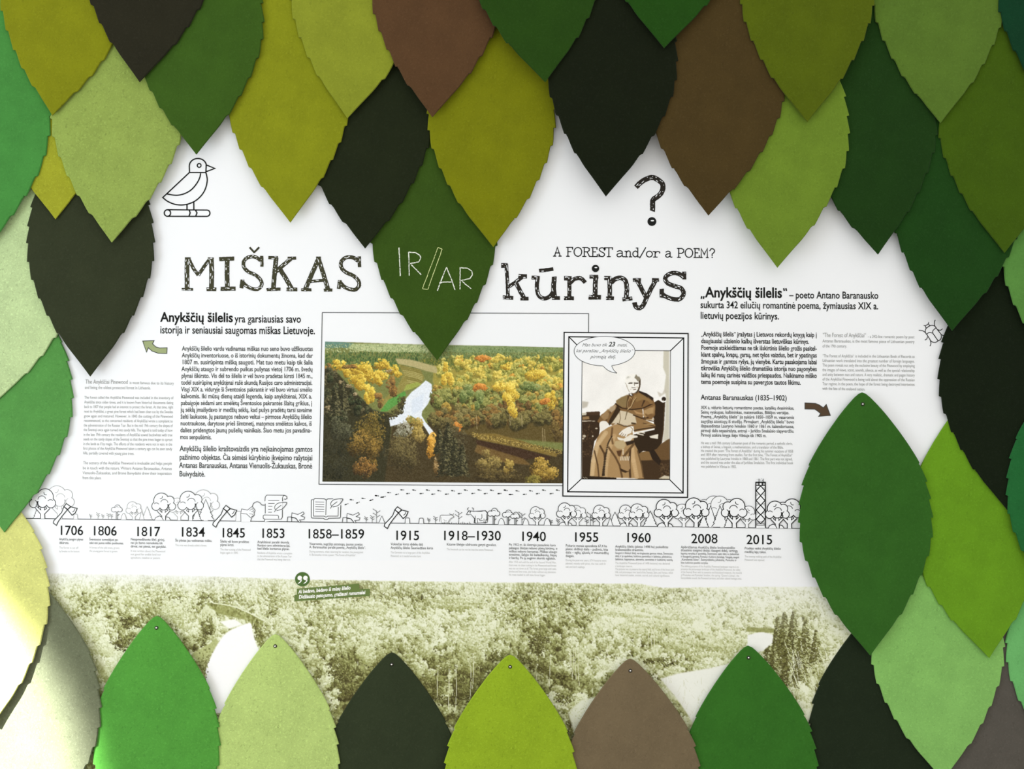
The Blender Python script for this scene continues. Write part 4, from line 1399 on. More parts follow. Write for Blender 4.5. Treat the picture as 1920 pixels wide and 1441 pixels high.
draw('fir_drawing', fir(1350, 40, 16, 1.3), INK)
draw('fir_drawing', fir(1319, 24, 10, 1.3), INK)
draw('fir_drawing', fir(1366, 24, 9, 1.3), INK)
draw('tree_drawing', cloud_tree(1249, 51.5, 1.6, None), INK)
draw('rock_drawing', rocks(1249, .156, 1.5), INK)
draw('tree_drawing', cloud_tree(1305, 55, 1.7, None), INK)
draw('tree_drawing', cloud_tree(1400, 41, 1.1, None, -1), INK_SOFT)
draw('tree_drawing', cloud_tree(1376.5, 55, 1.7, None, -1), INK)
draw('tree_drawing', cloud_tree(1480, 55.5, 1.6, None, -1), INK)
draw('tree_drawing', cloud_tree(1457, 51, 1.6, None), INK)
draw('rock_drawing', rocks(1457, .156, 1.5), INK)

# observation tower
k = Strip()
T = lambda pts: resc(pts, 6.4, 1220, 890)
k.poly(T([(1258, 85), (1376, 85), (1376, 635), (1258, 635)]), k.z, 1)
k.line(T([(1260, 85), (1260, 632)]), 2.0, k.z + 1)
k.line(T([(1374, 85), (1374, 632)]), 2.0, k.z + 1)
k.line(T([(1256, 88), (1378, 88)]), 2.2, k.z + 1)
k.line(T([(1256, 126), (1378, 126)]), 1.8, k.z + 1)
for x in (1272, 1284, 1296, 1302, 1332, 1340, 1352, 1362):
    k.line(T([(x, 90), (x, 124)]), .8 if x not in (1296, 1340) else 2.0, k.z + 1)
for i, y in enumerate((130, 248, 362, 472)):
    for xa, xb in ((1317, 1264), (1317, 1370)):
        k.line(T([(xa, y), (xb, y + 58), (xa, y + 116 if i < 3 else y + 112)]), 1.9, k.z + 1)
for y0 in (200, 315, 425, 130, 545):
    for i in range(5):
        yy = y0 + 14 + i * 11
        wid = 34 - abs(i - 2) * 14
        if wid > 4:
            k.line(T([(1262, yy), (1262 + wid, yy)]), .6, k.z + 1)
            k.line(T([(1372 - wid, yy), (1372, yy)]), .6, k.z + 1)
for i in range(4):
    k.line(T([(1262, 560 + i * 12), (1372, 560 + i * 12)]), .6, k.z + 1)
k.line(T([(1258, 603), (1376, 603)]), .9, k.z + 1)
for x in (1298, 1348):
    k.line(T([(x, 84), (x, 56)]), 1.2, k.z + 1)
    k.disc(1220 + x / 6.4, 890 + 50 / 6.4, .9, z=k.z + 1, n=8)
for x, y in ((1275, 52), (1312, 60), (1328, 44), (1340, 66), (1322, 70)):
    k.disc(1220 + x / 6.4, 890 + y / 6.4, .5, z=k.z + 1, n=6)
k.build('tower_drawing', [INK, PANEL], board)

# footprints from the book to the portrait
k = Ink()
fp = [(x, y, a) for x, y, a in [(1497, 269, -20), (1555, 219, 8), (1625, 251, -22), (1687, 203, 8), (1777, 222, -18), (1838, 174, 6), (1900, 188, -12)]]
fp = [(400 + x / 6, 900 + y / 6, a) for x, y, a in fp]
fp += [(680 + x / 6.857, 900 + y / 6.857, a) for x, y, a in [(110, 255, -20), (180, 197, 6), (270, 213, -18), (338, 158, 2), (440, 181, -14), (508, 123, 2), (582, 170, -6), (660, 126, 10), (755, 170, -5),
       (836, 126, 10), (905, 178, -5), (983, 134, 12), (1080, 178, -5), (1160, 134, 10), (1245, 170, -8), (1325, 126, 10), (1420, 168, -8), (1500, 125, 10), (1580, 170, -8), (1660, 128, 10), (1757, 170, -5), (1836, 128, 10), (1900, 182, -4)]]
fp += [(920 + x / 5.647, 910 + y / 5.647, a) for x, y, a in [(92, 84, -5), (158, 48, 10), (216, 94, -5), (282, 56, 12), (360, 92, -5), (425, 55, 12), (498, 84, -8), (563, 48, 10), (643, 84, -8), (708, 48, 10)]]
for x, y, a in fp:
    a = math.radians(a)
    k.disc(x - 1.2 * math.cos(a), y - 1.2 * math.sin(a), 2.5, 1.15, n=10, rot=a)
    k.disc(x + 2.9 * math.cos(a), y + 2.9 * math.sin(a), 1.2, .7, n=8, rot=a)
k.build('footprint_trail', INK_SOFT, board)

# ---------------------------------------------------------------- printed pictures
# --- autumn forest with a river
c = Canvas(600, 634, 1062, 912, 1.5, (245, 246, 243))
r = random.Random(21)
G = lambda pts: resc(pts, 3.84, 590, 570)
g = lambda x, y: (590 + x / 3.84, 570 + y / 3.84)
c.fill(G([(60, 268), (250, 272), (520, 284), (800, 292), (1000, 296), (1300, 300), (1800, 312), (1800, 1300), (50, 1290)]), (112, 118, 62), 2)
c.fill(G([(60, 268), (170, 270), (285, 282), (270, 312), (60, 318)]), (92, 128, 112), 1)
c.fill(G([(270, 284), (800, 294), (830, 350), (500, 345), (300, 335), (240, 318)]), (176, 188, 132), 2)
c.fill(G([(940, 296), (1800, 312), (1800, 345), (1100, 350), (930, 340)]), (122, 142, 92), 2)
c.fill(G([(60, 440), (140, 470), (300, 640), (420, 760), (560, 790), (520, 1290), (50, 1290)]), (48, 46, 28), 5)
c.fill(G([(560, 850), (900, 860), (1200, 940), (1800, 1060), (1800, 1300), (500, 1300)]), (62, 52, 30), 5)
c.fill(G([(860, 440), (1000, 400), (1800, 400), (1800, 660), (900, 660), (850, 560)]), (152, 140, 60), 5)
c.fill(G([(820, 640), (1800, 640), (1800, 1000), (1100, 940), (900, 860)]), (86, 72, 36), 6)
# distant rows
for i in range(2600):
    x, y = r.uniform(60, 1800), r.uniform(284, 460)
    if y < 278 + x * .02 or (830 < x < 900 and y > 430):
        continue
    t = (y - 284) / 176
    if x < 760:
        base = r.choice(((150, 165, 105), (188, 196, 140), (120, 140, 85), (205, 208, 150))) if t < .35 else r.choice(((70, 98, 50), (92, 116, 60), (52, 76, 40), (118, 134, 70)))
    else:
        base = r.choice(((108, 130, 76), (128, 148, 84), (90, 114, 62), (146, 158, 96))) if t < .6 else r.choice(((96, 112, 50), (120, 124, 52), (80, 98, 44), (152, 142, 60)))
    X, Y = g(x, y)
    s = .8 + 1.5 * t
    c.dab(X, Y, s * .8, s * 1.3, base, .8)
    c.dab(X - .8, Y + s, s * .6, s * .7, (56, 72, 40), .45)
# sand and reeds near the bend
c.fill(G([(580, 390), (700, 400), (880, 450), (885, 500), (800, 480), (700, 450), (600, 430)]), (176, 164, 110), 2)
c.fill(G([(600, 430), (760, 470), (790, 530), (770, 570), (660, 600), (560, 690), (470, 775), (480, 700), (600, 590), (640, 500)]), (138, 128, 62), 3)
for i in range(14):
    y = 440 + i * 12
    c.stroke(G([(620 + i * 5, y), (700 + i * 4, y + 14), (775, y + 34)]), .8, r.choice(((196, 186, 122), (98, 92, 44))), .7)
c.fill(G([(530, 690), (600, 650), (650, 625), (660, 655), (600, 715), (520, 772), (470, 772)]), (84, 144, 62), 1)
c.fill(G([(660, 580), (740, 560), (770, 575), (700, 610), (640, 625)]), (150, 160, 70), 1)
# yellow trees, left
for x, y, rx, ry in ((170, 435, 55, 45), (260, 500, 55, 55), (420, 480, 95, 80), (480, 540, 50, 60), (560, 470, 42, 50), (600, 500, 32, 30), (330, 560, 80, 70), (390, 660, 45, 90), (470, 430, 70, 40), (300, 470, 45, 40)):
    X, Y = g(x, y)
    c.crown(X, Y, rx / 3.84, ry / 3.84, (196, 158, 48), (250, 222, 92), (118, 88, 28), int(rx * ry / 9), 1.5, r)
for x, y, rx, ry in ((95, 450, 26, 30), (250, 445, 60, 26), (560, 590, 45, 80), (470, 680, 40, 60)):
    X, Y = g(x, y)
    c.crown(X, Y, rx / 3.84, ry / 3.84, (128, 92, 48), (186, 138, 66), (62, 48, 28), int(rx * ry / 9), 1.3, r)
for i in range(46):
    x, y = r.uniform(50, 470), r.uniform(480, 820)
    if x > 110 + (y - 480) * 1.05:
        continue
    X, Y = g(x, y)
    c.crown(X, Y, r.uniform(22, 40) / 3.84, r.uniform(26, 46) / 3.84, *r.choice((((52, 54, 34), (96, 96, 64), (26, 28, 18)), ((66, 62, 40), (118, 108, 74), (34, 32, 20)), ((44, 50, 30), (78, 86, 54), (24, 26, 16)))), 190, 1.1, r)
for x, y in ((110, 760), (95, 740), (300, 650), (250, 590), (540, 480), (190, 560)):
    X, Y = g(x, y)
    c.crown(X, Y, 7, 4, (150, 130, 92), (206, 186, 140), (80, 66, 42), 50, 1.0, r)
# the river
c.fill(G([(800, 548), (842, 575), (848, 640), (815, 720), (775, 770), (770, 800), (800, 850), (855, 915), (830, 945), (790, 880), (745, 835), (690, 800), (660, 850), (545, 880), (535, 820), (610, 775), (640, 700), (700, 630), (755, 590)]), (228, 236, 244), 1)
c.fill(G([(700, 690), (790, 640), (770, 760), (700, 790)]), (214, 226, 240), 4, .7)
for x, y, rx, ry in ((630, 720, 32, 60), (590, 770, 50, 30), (545, 800, 60, 26), (640, 680, 18, 30)):
    X, Y = g(x, y)
    c.crown(X, Y, rx / 3.84, ry / 3.84, (66, 60, 34), (104, 96, 52), (34, 32, 20), int(rx * ry / 8), 1.1, r)
# right slope
for i in range(430):
    y = 380 + (i / 430) ** 1.0 * 480
    x = r.uniform(840, 1800)
    if x < 860 + max(0, 620 - y) * .25 - max(0, y - 640) * .5 and y < 760:
        continue
    u = r.random()
    if y < 600:
        base, li, dk = ((196, 172, 66), (246, 222, 108), (120, 108, 44)) if u < .45 else ((196, 140, 50), (240, 180, 80), (110, 80, 34)) if u < .56 else ((150, 148, 62), (206, 198, 104), (88, 92, 38))
        if x < 980:
            base, li, dk = (176, 166, 70), (232, 220, 120), (96, 100, 44)
    elif y < 760:
        base, li, dk = ((112, 116, 54), (170, 168, 92), (58, 62, 30)) if u < .72 else ((150, 122, 50), (206, 172, 80), (78, 62, 30)) if u < .9 else ((96, 74, 40), (140, 104, 56), (48, 38, 22))
    else:
        base, li, dk = ((92, 84, 44), (142, 130, 74), (46, 42, 24)) if u < .7 else ((112, 84, 42), (160, 124, 62), (56, 42, 24))
    X, Y = g(x, y)
    rx = (24 + 18 * (y - 380) / 480) * r.uniform(.7, 1.2)
    c.dab(X, Y + rx * .2, rx * .2, rx * .16, dk, .55)
    c.crown(X, Y, rx / 3.84, rx * 1.05 / 3.84, base, li, dk, int(rx * rx / 5), 1.3, r)
for x, y, rx, ry, kind in ((940, 450, 24, 45, 0), (955, 540, 45, 60, 0), (1200, 390, 65, 28, 1), (1190, 610, 50, 40, 1), (1385, 440, 45, 30, 0), (1180, 700, 45, 90, 2), (1410, 650, 62, 75, 0), (1415, 740, 45, 90, 0), (1710, 680, 48, 70, 0), (1660, 705, 36, 36, 1), (1600, 510, 70, 50, 0), (1090, 640, 60, 60, 2), (1560, 600, 70, 40, 2), (1030, 880, 36, 32, 1), (1330, 590, 50, 40, 0)):
    X, Y = g(x, y)
    p = [((214, 176, 56), (252, 228, 104), (130, 100, 34)), ((204, 126, 48), (236, 164, 80), (124, 72, 32)), ((112, 128, 66), (164, 172, 104), (60, 72, 34))][kind]
    c.crown(X, Y, rx / 3.84, ry / 3.84, *p, int(rx * ry / 5), 1.3, r)
for x, y0, y1 in ((1404, 790, 870), (1165, 800, 900), (1640, 890, 990), (1655, 900, 985), (1490, 800, 880)):
    c.stroke(G([(x, y0), (x + 4, y1)]), .8, (196, 176, 130), .8)
# near bank, brown river and the dark foreground
c.fill(G([(1130, 930), (1300, 930), (1500, 985), (1750, 1075), (1740, 1100), (1480, 1035), (1180, 975)]), (122, 100, 46), 2)
c.fill(G([(1160, 975), (1480, 1040), (1700, 1098), (1690, 1120), (1600, 1110), (1500, 1120), (1300, 1060), (1170, 1010)]), (58, 40, 26), 2)
c.fill(G([(1170, 1010), (1300, 1050), (1500, 1110), (1560, 1160), (1300, 1130), (1150, 1060)]), (104, 80, 42), 3)
for i in range(500):
    x = r.uniform(1130, 1780)
    X, Y = g(x, 930 + (x - 1130) * .2 + r.uniform(-12, 24))
    c.dab(X, Y, 1.2, .8, r.choice(((176, 150, 70), (104, 86, 42), (206, 180, 100), (70, 56, 30))), .7)
for x, y, rx, ry, p, n in ((180, 880, 110, 110, ((66, 66, 46), (104, 104, 74), (36, 36, 24)), 1100), (150, 1120, 120, 180, ((44, 44, 30), (64, 62, 42), (30, 30, 20)), 900),
                           (400, 900, 130, 115, ((92, 78, 34), (152, 126, 56), (48, 40, 20)), 1600), (370, 1060, 125, 150, ((96, 76, 34), (168, 132, 58), (48, 38, 20)), 1900),
                           (360, 1180, 100, 80, ((104, 76, 36), (176, 126, 60), (50, 36, 20)), 900), (640, 1060, 140, 190, ((80, 70, 40), (126, 112, 66), (46, 40, 24)), 2000),
                           (720, 880, 60, 80, ((160, 134, 60), (206, 180, 96), (96, 80, 38)), 600), (760, 960, 50, 70, ((140, 118, 58), (188, 162, 90), (80, 66, 34)), 500),
                           (620, 900, 80, 60, ((140, 138, 112), (190, 188, 168), (80, 78, 56)), 350), (845, 1020, 46, 95, ((206, 146, 50), (246, 192, 88), (120, 80, 30)), 900),
                           (870, 1190, 26, 80, ((120, 92, 48), (190, 160, 110), (60, 46, 26)), 260), (960, 900, 80, 80, ((70, 62, 34), (112, 100, 58), (36, 32, 20)), 800),
                           (1000, 1070, 130, 160, ((56, 50, 32), (100, 92, 62), (32, 28, 18)), 1800), (1240, 1130, 90, 80, ((124, 106, 54), (176, 152, 84), (70, 58, 32)), 1000),
                           (1300, 1230, 180, 60, ((76, 64, 34), (120, 102, 56), (42, 34, 20)), 1200), (1400, 1170, 45, 60, ((140, 116, 52), (196, 166, 84), (76, 60, 30)), 450),
                           (1640, 1200, 110, 90, ((150, 120, 46), (214, 176, 82), (78, 58, 26)), 1700), (1560, 1260, 70, 50, ((116, 106, 44), (168, 150, 70), (60, 52, 26)), 500), (1750, 900, 60, 90, ((100, 82, 42), (146, 122, 66), (56, 44, 24)), 600)):
    X, Y = g(x, y)
    c.crown(X, Y, rx / 3.84, ry / 3.84, *p, int(n * .8), 1.35, r)
for x, y, hh in ((900, 900, 170), (960, 850, 260), (940, 990, 240), (1010, 960, 260), (1060, 1010, 220), (205, 560, 200), (150, 600, 200)):
    X, Y = g(x, y)
    c.spruce(X, Y, hh / 3.84, 5 + hh / 3.84 * .2, ((34, 34, 22), (56, 54, 34), (112, 106, 70)), r)
c.a = c.a + (fbm(c.h, c.w, 2.2, 2, 5)[..., None] - .5) * 34
c.a = 255 * np.clip(c.a / 255, 0, 1) ** 0.88
FQ = [(609.6, 640), (1055.8, 651), (1055.2, 905.5), (604.6, 902.4)]
# the white sky of the picture is the bare paper: cut along the tree line
photo = c.build('forest_photograph', PRINT, FQ, board, 0.0007)

# --- thin ruled frame round the forest picture
k = Ink()
k.line([(604.3, 585.5), (1103.6, 587.6), (1103.4, 624)], 1.3)
k.line([(1056, 910.2), (830, 909.2), (598, 907.3), (604.3, 585.5)], 1.3)
k.build('picture_rule', INK_SOFT, board)

# --- drawn frame round the portrait
Z = lambda pts: resc(pts, 4.367, 1040, 610)
k = Ink(0.0009)
k.poly(Z([(78, 56), (1092, 66), (1087, 1406), (67, 1395)]), 0, 1)
k.line(Z([(78, 56), (1092, 66), (1087, 1406), (67, 1395)]), 2.2, 2, closed=True)
k.line(Z([(116, 92), (1056, 102), (1051, 1370), (106, 1360)]), 2.3, 2, closed=True)
k.line(Z([(226, 203), (946, 208), (940, 1260), (219, 1254)]), 2.0, 6, closed=True)
for a, b in (((116, 92), (226, 203)), ((1056, 102), (946, 208)), ((1051, 1370), (940, 1260)), ((106, 1360), (219, 1254))):
    k.line(Z([a, b]), 1.9, 2)
frame = k.build('drawn_frame', [INK, PANEL], board)

# --- the old portrait: someone seated in a cassock
c = Canvas(1088, 654, 1260, 902, 2.2, (245, 244, 240))
H = lambda pts: resc(pts, 6.553, 1090, 680)
h_ = lambda x, y: (1090 + x / 6.553, 680 + y / 6.553)
c.a += (fbm(c.h, c.w, 60, 3, 3)[..., None] - .5) * 16
c.fill(H([(1010, -150), (1080, -150), (1080, 960), (1000, 960), (1030, 700), (1040, 430), (1020, 300), (1040, 150), (1005, 60)]), (206, 202, 184), 5)
c.fill(H([(10, 470), (90, 480), (70, 540), (10, 560)]), (196, 190, 176), 8)
c.fill(H([(930, 350), (990, 380), (1030, 300), (1050, 360), (960, 420)]), (196, 188, 172), 5, .7)
DK, MD = (50, 36, 20), (142, 108, 66)
c.fill(H([(880, 1060), (1060, 940), (1085, 930), (1085, 1440), (690, 1440), (700, 1110)]), (104, 78, 46), 2)
c.fill(H([(700, 1100), (860, 1080), (870, 1190), (730, 1200)]), (132, 102, 62), 2)
c.fill(H([(720, 1200), (1085, 1190), (1085, 1440), (740, 1440)]), (66, 48, 28), 3)
for i in range(160):
    x, y = h_(r.uniform(960, 1085), r.uniform(1230, 1420))
    c.dab(x, y, 1.6, 1.0, r.choice(((104, 82, 54), (52, 38, 24), (84, 64, 40))), .6)
c.fill(H([(950, 1420), (1020, 1380), (1085, 1395), (1085, 1430)]), (206, 196, 170), 1)
# table with books, left
c.fill(H([(5, 640), (225, 600), (235, 740), (215, 900), (160, 960), (120, 1200), (105, 1420), (5, 1420)]), (58, 42, 26), 1)
c.fill(H([(55, 605), (215, 595), (232, 612), (215, 640), (70, 640)]), (72, 52, 34), 1)
c.fill(H([(5, 615), (55, 612), (60, 640), (5, 645)]), (206, 198, 176), 1)
c.fill(H([(15, 660), (95, 655), (98, 690), (15, 700)]), (150, 120, 80), 1)
for x, y, a, b in ((40, 715, 45, 8), (100, 712, 30, 6), (150, 715, 22, 6), (35, 900, 22, 18), (22, 930, 14, 10), (185, 805, 16, 10), (140, 900, 10, 12)):
    X, Y = h_(x, y)
    c.dab(X, Y, a / 6.553, b / 6.553, (216, 206, 184), .85)
for i in range(90):
    x, y = h_(r.uniform(10, 150), r.uniform(740, 1150))
    c.dab(x, y, .9, 1.6, r.choice(((92, 70, 46), (40, 28, 18), (118, 94, 64))), .6)
# chair
c.fill(H([(870, 500), (945, 455), (1000, 490), (1030, 480), (1012, 820), (990, 980), (930, 1050), (850, 1090), (760, 1080), (700, 1120), (640, 960), (640, 880), (900, 820)]), DK, 1)
c.fill(H([(830, 1080), (890, 1060), (980, 1200), (960, 1260), (870, 1180)]), (44, 32, 20), 1)
X, Y = h_(1013, 443)
c.dab(X, Y, 4.2, 4.0, (44, 32, 22))
c.dab(X - 1, Y + 2.5, 1.2, .8, (200, 190, 170))
c.stroke(H([(1020, 490), (1005, 820), (985, 970)]), 1.2, (96, 74, 48), .6)
c.fill(H([(832, 900), (945, 872), (940, 935), (850, 920)]), (232, 226, 210), 1)
# skirt of the cassock
c.fill(H([(240, 850), (330, 790), (430, 750), (620, 790), (650, 990), (690, 1060), (720, 1160), (770, 1420), (105, 1400), (115, 1240), (150, 1060), (195, 920)]), (170, 137, 92), 1)
for pts, w, col, al in (([(300, 860), (200, 1000), (150, 1200), (130, 1390)], 9, (212, 184, 140), .6), ([(400, 900), (330, 1080), (300, 1250), (290, 1400)], 10, (200, 168, 122), .6),
                        ([(620, 1040), (640, 1200), (680, 1400)], 9, (208, 176, 130), .6), ([(230, 1020), (280, 1110), (290, 1180)], 4, (84, 60, 36), .8), ([(160, 1080), (200, 1250), (215, 1395)], 3, (90, 66, 40), .8),
                        ([(330, 1030), (420, 1160), (470, 1260), (500, 1400)], 4, (96, 70, 42), .8), ([(600, 1060), (590, 1220), (600, 1400)], 4.5, (76, 54, 32), .8), ([(640, 1000), (560, 1100), (520, 1150)], 5, (100, 74, 44), .8),
                        ([(690, 1080), (740, 1260), (760, 1400)], 3, (100, 76, 46), .7), ([(380, 800), (370, 900), (385, 990)], 4, (104, 76, 46), .7)):
    c.stroke(H(pts), w, col, al)
# cape, sleeves, sash
c.fill(H([(575, 395), (480, 435), (430, 490), (340, 570), (240, 640), (195, 720), (230, 745), (330, 740), (400, 690), (470, 590), (560, 590), (760, 560), (770, 690), (860, 700), (905, 640), (910, 520), (880, 440), (780, 380), (715, 345)]), (126, 94, 56), 1)
c.fill(H([(470, 590), (400, 690), (350, 740), (380, 770), (430, 740), (500, 760), (640, 780), (760, 700), (750, 560)]), (138, 106, 66), 1)
c.fill(H([(480, 585), (560, 600), (660, 640), (680, 740), (560, 770), (440, 740), (360, 745), (355, 700), (430, 620)]), (212, 198, 170), 1)
c.fill(H([(660, 650), (760, 690), (910, 760), (910, 800), (650, 850), (640, 780), (680, 740)]), (146, 114, 72), 1)
c.fill(H([(425, 500), (440, 530), (350, 690), (330, 740), (345, 770), (380, 730), (470, 600), (480, 570)]), (58, 42, 24), 1)
c.fill(H([(715, 345), (790, 375), (885, 440), (880, 465), (800, 420), (720, 370)]), (52, 38, 24), 1)
for pts, w, col, al in (([(420, 500), (500, 555), (620, 575), (760, 555), (850, 510)], 2.2, (60, 42, 24), .9), ([(580, 410), (575, 500), (565, 590)], 1.5, (80, 58, 34), .9), ([(600, 420), (640, 470), (600, 560)], 1.4, (196, 172, 130), .6),
                        ([(660, 400), (630, 470), (570, 570)], 1.4, (186, 158, 112), .7), ([(770, 460), (745, 530)], 2.2, (66, 46, 28), .9), ([(500, 460), (450, 490)], 6, (150, 116, 74), .6), ([(820, 440), (860, 490)], 6, (150, 118, 76), .5),
                        ([(560, 590), (550, 640), (540, 690)], 1.3, (110, 92, 66), .8), ([(470, 600), (480, 680), (465, 740)], 1.6, (140, 120, 90), .8), ([(640, 640), (740, 680), (820, 670)], 2.6, (68, 48, 28), .9), ([(760, 690), (900, 720)], 2, (76, 54, 32), .8),
                        ([(760, 740), (905, 780)], 2, (88, 64, 38), .8), ([(800, 700), (895, 690)], 2, (190, 164, 120), .7), ([(780, 760), (890, 750)], 1.6, (180, 152, 106), .7), ([(650, 830), (760, 810), (910, 790)], 2.4, (62, 44, 26), .9), ([(440, 745), (520, 775), (600, 780)], 2, (84, 62, 36), .9),
                        ([(780, 590), (770, 640), (790, 660)], 4, (176, 144, 98), .7), ([(890, 540), (880, 620)], 5, (160, 128, 84), .6), ([(330, 580), (260, 660)], 5, (150, 118, 76), .6), ([(360, 600), (300, 720)], 2, (84, 60, 36), .8), ([(620, 740), (660, 745)], 3, (60, 44, 26), .9)):
    c.stroke(H(pts), w, col, al)
# shoulders and head
D_ = lambda pts: resc(pts, 9.518, 1120, 690)
d_ = lambda x, y: (1120 + x / 9.518, 690 + y / 9.518)
c.fill(D_([(330, 580), (420, 520), (540, 470), (530, 600), (510, 700), (430, 690), (345, 630)]), (138, 116, 76), 2)
c.fill(D_([(640, 520), (740, 440), (860, 500), (930, 590), (800, 560), (700, 600)]), (148, 118, 72), 3, .8)
c.fill(D_([(560, 690), (600, 560), (640, 520), (620, 640), (580, 710)]), (96, 66, 34), 1, .7)
c.fill(D_([(230, 690), (330, 650), (320, 730), (250, 790), (200, 740)]), (184, 162, 130), 2, .9)
c.fill(D_([(60, 860), (160, 770), (220, 810), (190, 900), (120, 930)]), (164, 134, 94), 3, .8)
c.fill(D_([(840, 750), (900, 720), (950, 700), (1000, 700), (990, 800), (900, 830), (850, 800)]), (186, 154, 106), 3, .8)
c.fill(D_([(640, 740), (720, 780), (800, 800), (800, 830), (690, 810)]), (190, 150, 102), 1, .8)
for pts, w, col, al in (([(330, 645), (390, 690), (440, 712)], 1.6, (48, 32, 18), .95), ([(560, 735), (700, 728), (850, 700), (980, 640)], 1.3, (48, 32, 18), .95), ([(850, 575), (820, 630), (795, 680)], 1.6, (70, 48, 28), .9),
                        ([(548, 480), (528, 600), (520, 720)], 1.0, (70, 50, 30), .9), ([(580, 510), (545, 600), (540, 700)], 1.0, (196, 170, 126), .7), ([(690, 520), (640, 590), (600, 680), (540, 740)], 1.2, (206, 178, 130), .8),
                        ([(700, 530), (650, 600), (610, 690), (550, 760)], .8, (70, 48, 28), .8), ([(540, 770), (520, 830), (490, 920)], .9, (110, 92, 66), .8), ([(430, 740), (520, 745), (600, 790)], .9, (120, 96, 62), .7)):
    c.stroke(D_(pts), w, col, al)
c.fill(D_([(740, 400), (790, 420), (880, 450), (1000, 530), (990, 560), (930, 500), (800, 440), (740, 430)]), (34, 24, 16), 1)
c.fill(D_(smooth([(503, 270), (500, 205), (515, 150), (565, 112), (640, 96), (695, 110), (740, 150), (768, 210), (764, 300), (745, 370), (715, 425), (650, 452), (592, 436), (560, 410), (540, 360), (518, 312)], 4, True)), (247, 245, 238), 1)
c.fill(D_([(660, 170), (690, 108), (722, 150), (745, 148), (772, 192), (764, 250), (738, 242), (700, 200)]), (140, 132, 112), 1)
c.fill(D_([(742, 235), (770, 200), (768, 320), (742, 400), (700, 446), (640, 452), (690, 425), (722, 380), (744, 320)]), (66, 50, 32), 1)
c.fill(D_([(510, 165), (540, 140), (600, 150), (580, 175), (520, 200)]), (222, 221, 212), 1, .8)
for pts, w, col, al in (([(535, 165), (560, 155)], .8, (120, 116, 104), .7), ([(495, 262), (512, 285), (530, 320)], .8, (150, 140, 120), .7), ([(520, 312), (545, 370), (572, 425)], .8, (130, 112, 84), .8), ([(550, 272), (580, 256), (625, 256)], .9, (80, 70, 56), .9),
                        ([(565, 274), (620, 270)], 1.5, (44, 36, 26), .9), ([(655, 258), (735, 262)], 1.0, (70, 58, 44), .9), ([(668, 276), (725, 272)], 1.5, (44, 36, 26), .9), ([(655, 265), (664, 312)], 1.0, (96, 82, 62), .8), ([(610, 338), (640, 350), (676, 344)], 1.0, (76, 62, 46), .85),
                        ([(582, 384), (606, 366), (634, 372)], .6, (150, 136, 112), .8), ([(648, 382), (686, 376)], 1.6, (84, 60, 44), .85), ([(690, 340), (716, 330), (730, 360)], .9, (170, 150, 118), .6), ([(600, 440), (650, 452), (690, 440)], .9, (120, 100, 72), .8), ([(700, 200), (720, 230)], .8, (90, 82, 66), .7)):
    c.stroke(D_(pts), w, col, al)
X, Y = d_(716, 294)
c.dab(X, Y, 1.6, 1.0, (250, 246, 236), .9)
c.fill(D_([(556, 455), (580, 450), (635, 460), (640, 485), (600, 502), (570, 490)]), (40, 28, 18), 1)
c.fill(D_([(572, 458), (588, 452), (628, 478), (610, 490), (588, 482)]), (246, 244, 238), 0)
# hands
c.fill(H(smooth([(225, 735), (260, 712), (310, 720), (328, 760), (300, 800), (255, 830), (230, 822), (222, 780)], 4, True)), (238, 234, 224), 1)
c.fill(H(smooth([(470, 850), (530, 810), (580, 785), (625, 785), (640, 820), (610, 860), (570, 880), (550, 910), (530, 905), (520, 895), (500, 905), (490, 890), (460, 880)], 4, True)), (238, 232, 220), 1)
for pts in ([(500, 900), (520, 870)], [(530, 905), (545, 875)], [(480, 885), (505, 855)], [(455, 870), (490, 835)]):
    c.stroke(H(pts), 1.0, (110, 86, 58), .8)
c.stroke(H([(605, 790), (632, 812), (618, 850)]), 1.4, (150, 128, 98), .7)
c.fill(H([(440, 910), (520, 930), (600, 880), (690, 895), (690, 915), (630, 925), (600, 960), (530, 970), (450, 940)]), (234, 228, 214), 1)
c.fill(H([(540, 970), (640, 950), (680, 930), (640, 990), (560, 1015)]), (52, 38, 24), 1)
for pts in ([(695, 848), (775, 860)], [(690, 870), (760, 885)]):
    c.stroke(H(pts), 2.4, (226, 218, 200), .95)
# tassel, lace and buttons
c.fill(H([(415, 960), (520, 950), (545, 1010), (520, 1060), (440, 1050), (400, 1010)]), (190, 168, 126), 2)
for y in range(1065, 1135, 18):
    X, Y = h_(512, y)
    c.dab(X, Y, 1.5, 1.1, (232, 224, 204), .9)
c.fill(H([(470, 1190), (530, 1150), (590, 1190), (600, 1300), (560, 1330), (500, 1300)]), (164, 132, 90), 1)
for x in range(480, 590, 20):
    c.stroke(H([(x, 1195), (x + 8, 1150)]), 1.5, (232, 224, 204), .85)
c.fill(H([(430, 1080), (500, 1070), (480, 1150), (450, 1140)]), (88, 60, 36), 1)
c.fill(H([(470, 1290), (560, 1330), (590, 1330), (540, 1350), (490, 1330)]), (60, 42, 26), 1)
bt = smooth([(375, 900), (350, 945), (325, 1000), (310, 1080), (295, 1150), (285, 1230), (275, 1310), (270, 1380)], 4)
for i, (x, y) in enumerate(bt):
    X, Y = h_(x, y)
    c.dab(X, Y, 1.3 + i * .06, 1.0 + i * .03, (50, 36, 22), .95)
    c.dab(X + 1.2, Y + 1.6, .9, .6, (206, 184, 144), .8)
c.fill(H([(5, 1425), (1090, 1425), (1090, 1460), (5, 1460)]), (58, 42, 26), 1)
c.fill(H([(5, 1395), (110, 1390), (430, 1410), (430, 1440), (5, 1440)]), (46, 34, 22), 1)
for i in range(6):
    X, Y = h_(25 + i * 9, 1405 + (i % 3) * 6)
    c.dab(X, Y, .8, .8, (220, 212, 190), .8)
